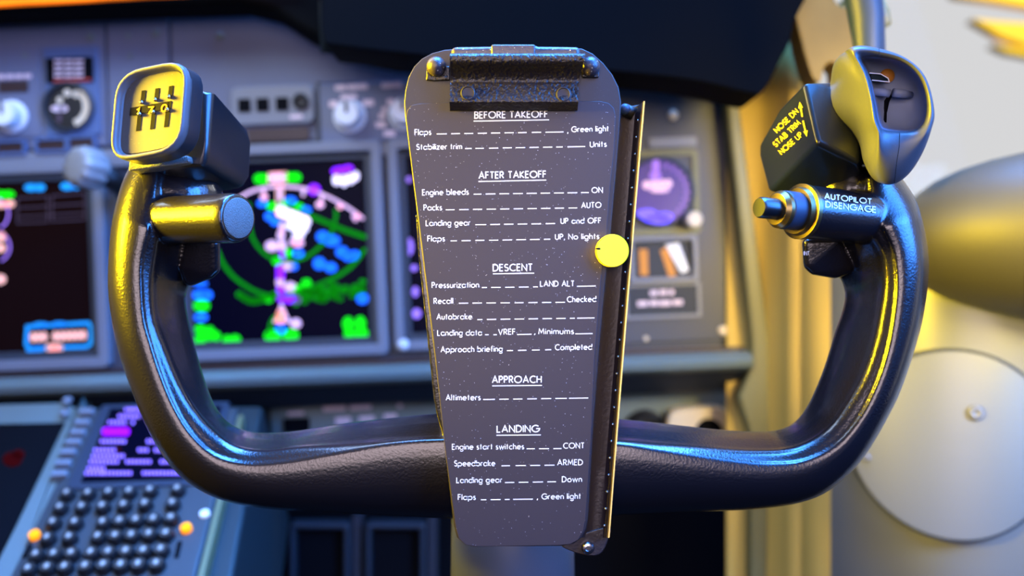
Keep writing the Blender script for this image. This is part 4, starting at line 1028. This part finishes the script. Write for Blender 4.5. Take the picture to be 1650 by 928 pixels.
# yellow sliding marker
mk = make('slider_marker', lathe(camfr(987, 404, .4155), [(.0074, -.0035), (.0074, -.0004), (.0071, 0), (1e-5, 0)], 'yellow', 56), cbd, auto=40)
make('marker_notch', pxprism(camfr(963, 401, .4153), [(960, 399.2), (967, 399.2), (967, 402), (960, 402)], -.001, 0, 'hole'), mk)

# checklist card
CD = camfr(825, 464, .4197)
card_out = [(654, 190), (656, 178), (662, 170), (674, 167), (730, 165), (930, 163), (968, 163), (981, 166), (989, 174), (992, 186), (990, 240), (984, 293), (978, 368), (968, 457), (958, 580), (953, 700), (944, 836), (940, 856), (932, 870), (919, 877), (900, 879), (765, 881), (750, 878), (739, 868), (734, 850), (716, 716), (702, 580), (680, 400), (665, 280)]
kd = thing('checklist_card', 'tapered charcoal checklist card with white printing held by the clip', 'checklist', P(835, 880, .4197))
make('card', pxprism(CD, card_out, -.0006, 0, 'card'), kd, bevel=.0003, seg=1)
mpc = lambda x, y: CD.hit(x, y) + CD.n * .00008
strokes = []; bold = []; dash = []
def T(org, sc, txt, x0, x1, y0, y1, cap, bl=False):
    f_ = lambda x, y: (org[0] + x / sc, org[1] + y / sc)
    a_, b_ = f_(x0, y0), f_(x1, y1)
    (bold if bl else strokes).extend(lettering(txt, a_[0], b_[0], a_[1], b_[1], cap))
def D(org, sc, segs, y0, y1):
    xa, xb = segs[0][0], segs[-1][1]
    for a_, b_ in segs:
        f_ = lambda x: (org[0] + x / sc, org[1] + (y0 + (y1 - y0) * (x - xa) / max(1, xb - xa)) / sc)
        dash.append([f_(a_), f_(b_)])
A4, s4 = (630, 60), 3.867; A5, s5 = (640, 240), 2.579; A6, s6 = (680, 580), 2.811
T(A4, s4, 'BEFORE TAKEOFF', 522, 975, 505, 498, 10.2, True); D(A4, s4, [(515, 985)], 523, 515)
T(A4, s4, 'Flaps', 149, 249, 609, 607, 8.8); T(A4, s4, ',', 1100, 1103, 595, 595, 8.8); T(A4, s4, 'Green light', 1126, 1355, 590, 585, 8.4)
D(A4, s4, [(285, 348), (375, 430), (457, 512), (541, 597), (624, 680), (708, 765), (792, 845), (878, 935), (963, 1075)], 603, 590)
T(A4, s4, 'Stabilizer trim', 160, 441, 700, 696, 8.4); T(A4, s4, 'Units', 1241, 1342, 684, 681, 8.4)
D(A4, s4, [(462, 503), (526, 578), (611, 668), (697, 752), (778, 836), (863, 920), (948, 1005), (1030, 1070), (1100, 1210)], 694, 681)
T(A4, s4, 'AFTER TAKEOFF', 549, 965, 880, 873, 10.2, True); D(A4, s4, [(545, 967)], 899, 890)
T(A5, s5, 'Engine bleeds', 105, 296, 192, 189, 8.8); T(A5, s5, 'ON', 809, 853, 182, 181, 8.3)
D(A5, s5, [(318, 350), (368, 408), (425, 465), (482, 522), (538, 580), (596, 635), (652, 692), (708, 748), (764, 796)], 188, 181)
T(A5, s5, 'Packs', 111, 185, 255, 254, 8.8); T(A5, s5, 'AUTO', 766, 847, 245, 243, 8.3)
D(A5, s5, [(202, 238), (258, 297), (315, 353), (372, 410), (428, 466), (484, 523), (542, 580), (598, 637), (655, 693), (712, 748)], 253, 245)
T(A5, s5, 'Landing gear', 120, 303, 319, 317, 8.6); T(A5, s5, 'UP and OFF', 680, 846, 310, 308, 8.3)
D(A5, s5, [(325, 370), (387, 427), (444, 483), (501, 540), (558, 598), (617, 656)], 315, 310)
T(A5, s5, 'Flaps', 127, 197, 384, 383, 8.6); T(A5, s5, 'UP, No lights', 657, 838, 376, 373, 8.3)
D(A5, s5, [(222, 248), (268, 305), (325, 362), (382, 420), (438, 477), (495, 535), (552, 592), (610, 636)], 382, 375)
T(A5, s5, 'DESCENT', 399, 561, 507, 505, 10.4, True); D(A5, s5, [(398, 569)], 519, 516)
T(A5, s5, 'Pressurization', 145, 339, 577, 575, 8.6); T(A5, s5, 'LAND ALT', 595, 735, 571, 570, 8.5)
D(A5, s5, [(352, 373), (391, 430), (449, 487), (506, 546), (565, 584)], 576, 573); D(A5, s5, [(747, 825)], 571, 569)
T(A5, s5, 'Recall', 153, 231, 643, 642, 8.6); T(A5, s5, 'Checked', 707, 826, 636, 634, 8.5)
D(A5, s5, [(256, 295), (313, 352), (371, 410), (430, 468), (488, 525), (545, 583), (602, 640), (658, 697)], 641, 637)
T(A5, s5, 'Autobrake', 165, 310, 708, 707, 8.6)
D(A5, s5, [(333, 354), (373, 411), (430, 470), (488, 527), (546, 585), (604, 643), (661, 700), (718, 738), (748, 820)], 709, 702)
T(A5, s5, 'Landing data', 168, 351, 775, 774, 8.6); T(A5, s5, 'VREF', 421, 490, 771, 770, 8.5); T(A5, s5, ',', 570, 573, 769, 769, 8.5); T(A5, s5, 'Minimums', 588, 733, 769, 768, 8.5)
D(A5, s5, [(365, 380), (400, 414)], 772, 772); D(A5, s5, [(498, 558)], 771, 770); D(A5, s5, [(740, 812)], 768, 767)
T(A5, s5, 'Approach briefing', 182, 437, 844, 841, 8.6); T(A5, s5, 'Completed', 657, 809, 835, 833, 8.5)
D(A5, s5, [(456, 481), (502, 537), (560, 592), (615, 640)], 838, 834)
T(A6, s6, 'APPROACH', 319, 540, 103, 102, 10.4, True); D(A6, s6, [(318, 543)], 117, 115)
T(A6, s6, 'Altimeters', 109, 264, 182, 181, 8.6)
D(A6, s6, [(277, 330), (350, 392), (413, 455), (477, 520), (540, 585), (604, 656), (666, 753)], 179, 172)
T(A6, s6, 'LANDING', 340, 529, 327, 325, 10.4, True); D(A6, s6, [(337, 538)], 341, 339)
T(A6, s6, 'Engine start switches', 137, 461, 405, 403, 8.5); T(A6, s6, 'CONT', 641, 734, 400, 399, 8.5)
D(A6, s6, [(474, 511), (530, 575), (595, 632)], 402, 401)
T(A6, s6, 'Speedbrake', 147, 330, 480, 479, 8.5); T(A6, s6, 'ARMED', 614, 727, 476, 475, 8.5)
D(A6, s6, [(360, 398), (424, 470), (490, 535), (555, 600)], 479, 476)
T(A6, s6, 'Landing gear', 157, 362, 556, 554, 8.5); T(A6, s6, 'Down', 635, 723, 552, 551, 8.5)
D(A6, s6, [(376, 418), (438, 481), (502, 548), (568, 607)], 555, 551)
T(A6, s6, 'Flaps', 164, 242, 633, 632, 8.5); T(A6, s6, ',', 521, 524, 630, 630, 8.5); T(A6, s6, 'Green light', 543, 718, 630, 628, 8.5)
D(A6, s6, [(267, 291), (311, 356), (375, 397), (413, 502)], 633, 630)
make('lettering', [ribbons(strokes, .68, mpc, 'white_ink'), ribbons(bold, .9, mpc, 'white_ink'), ribbons(dash, .75, mpc, 'white_ink')], kd, recalc=False)
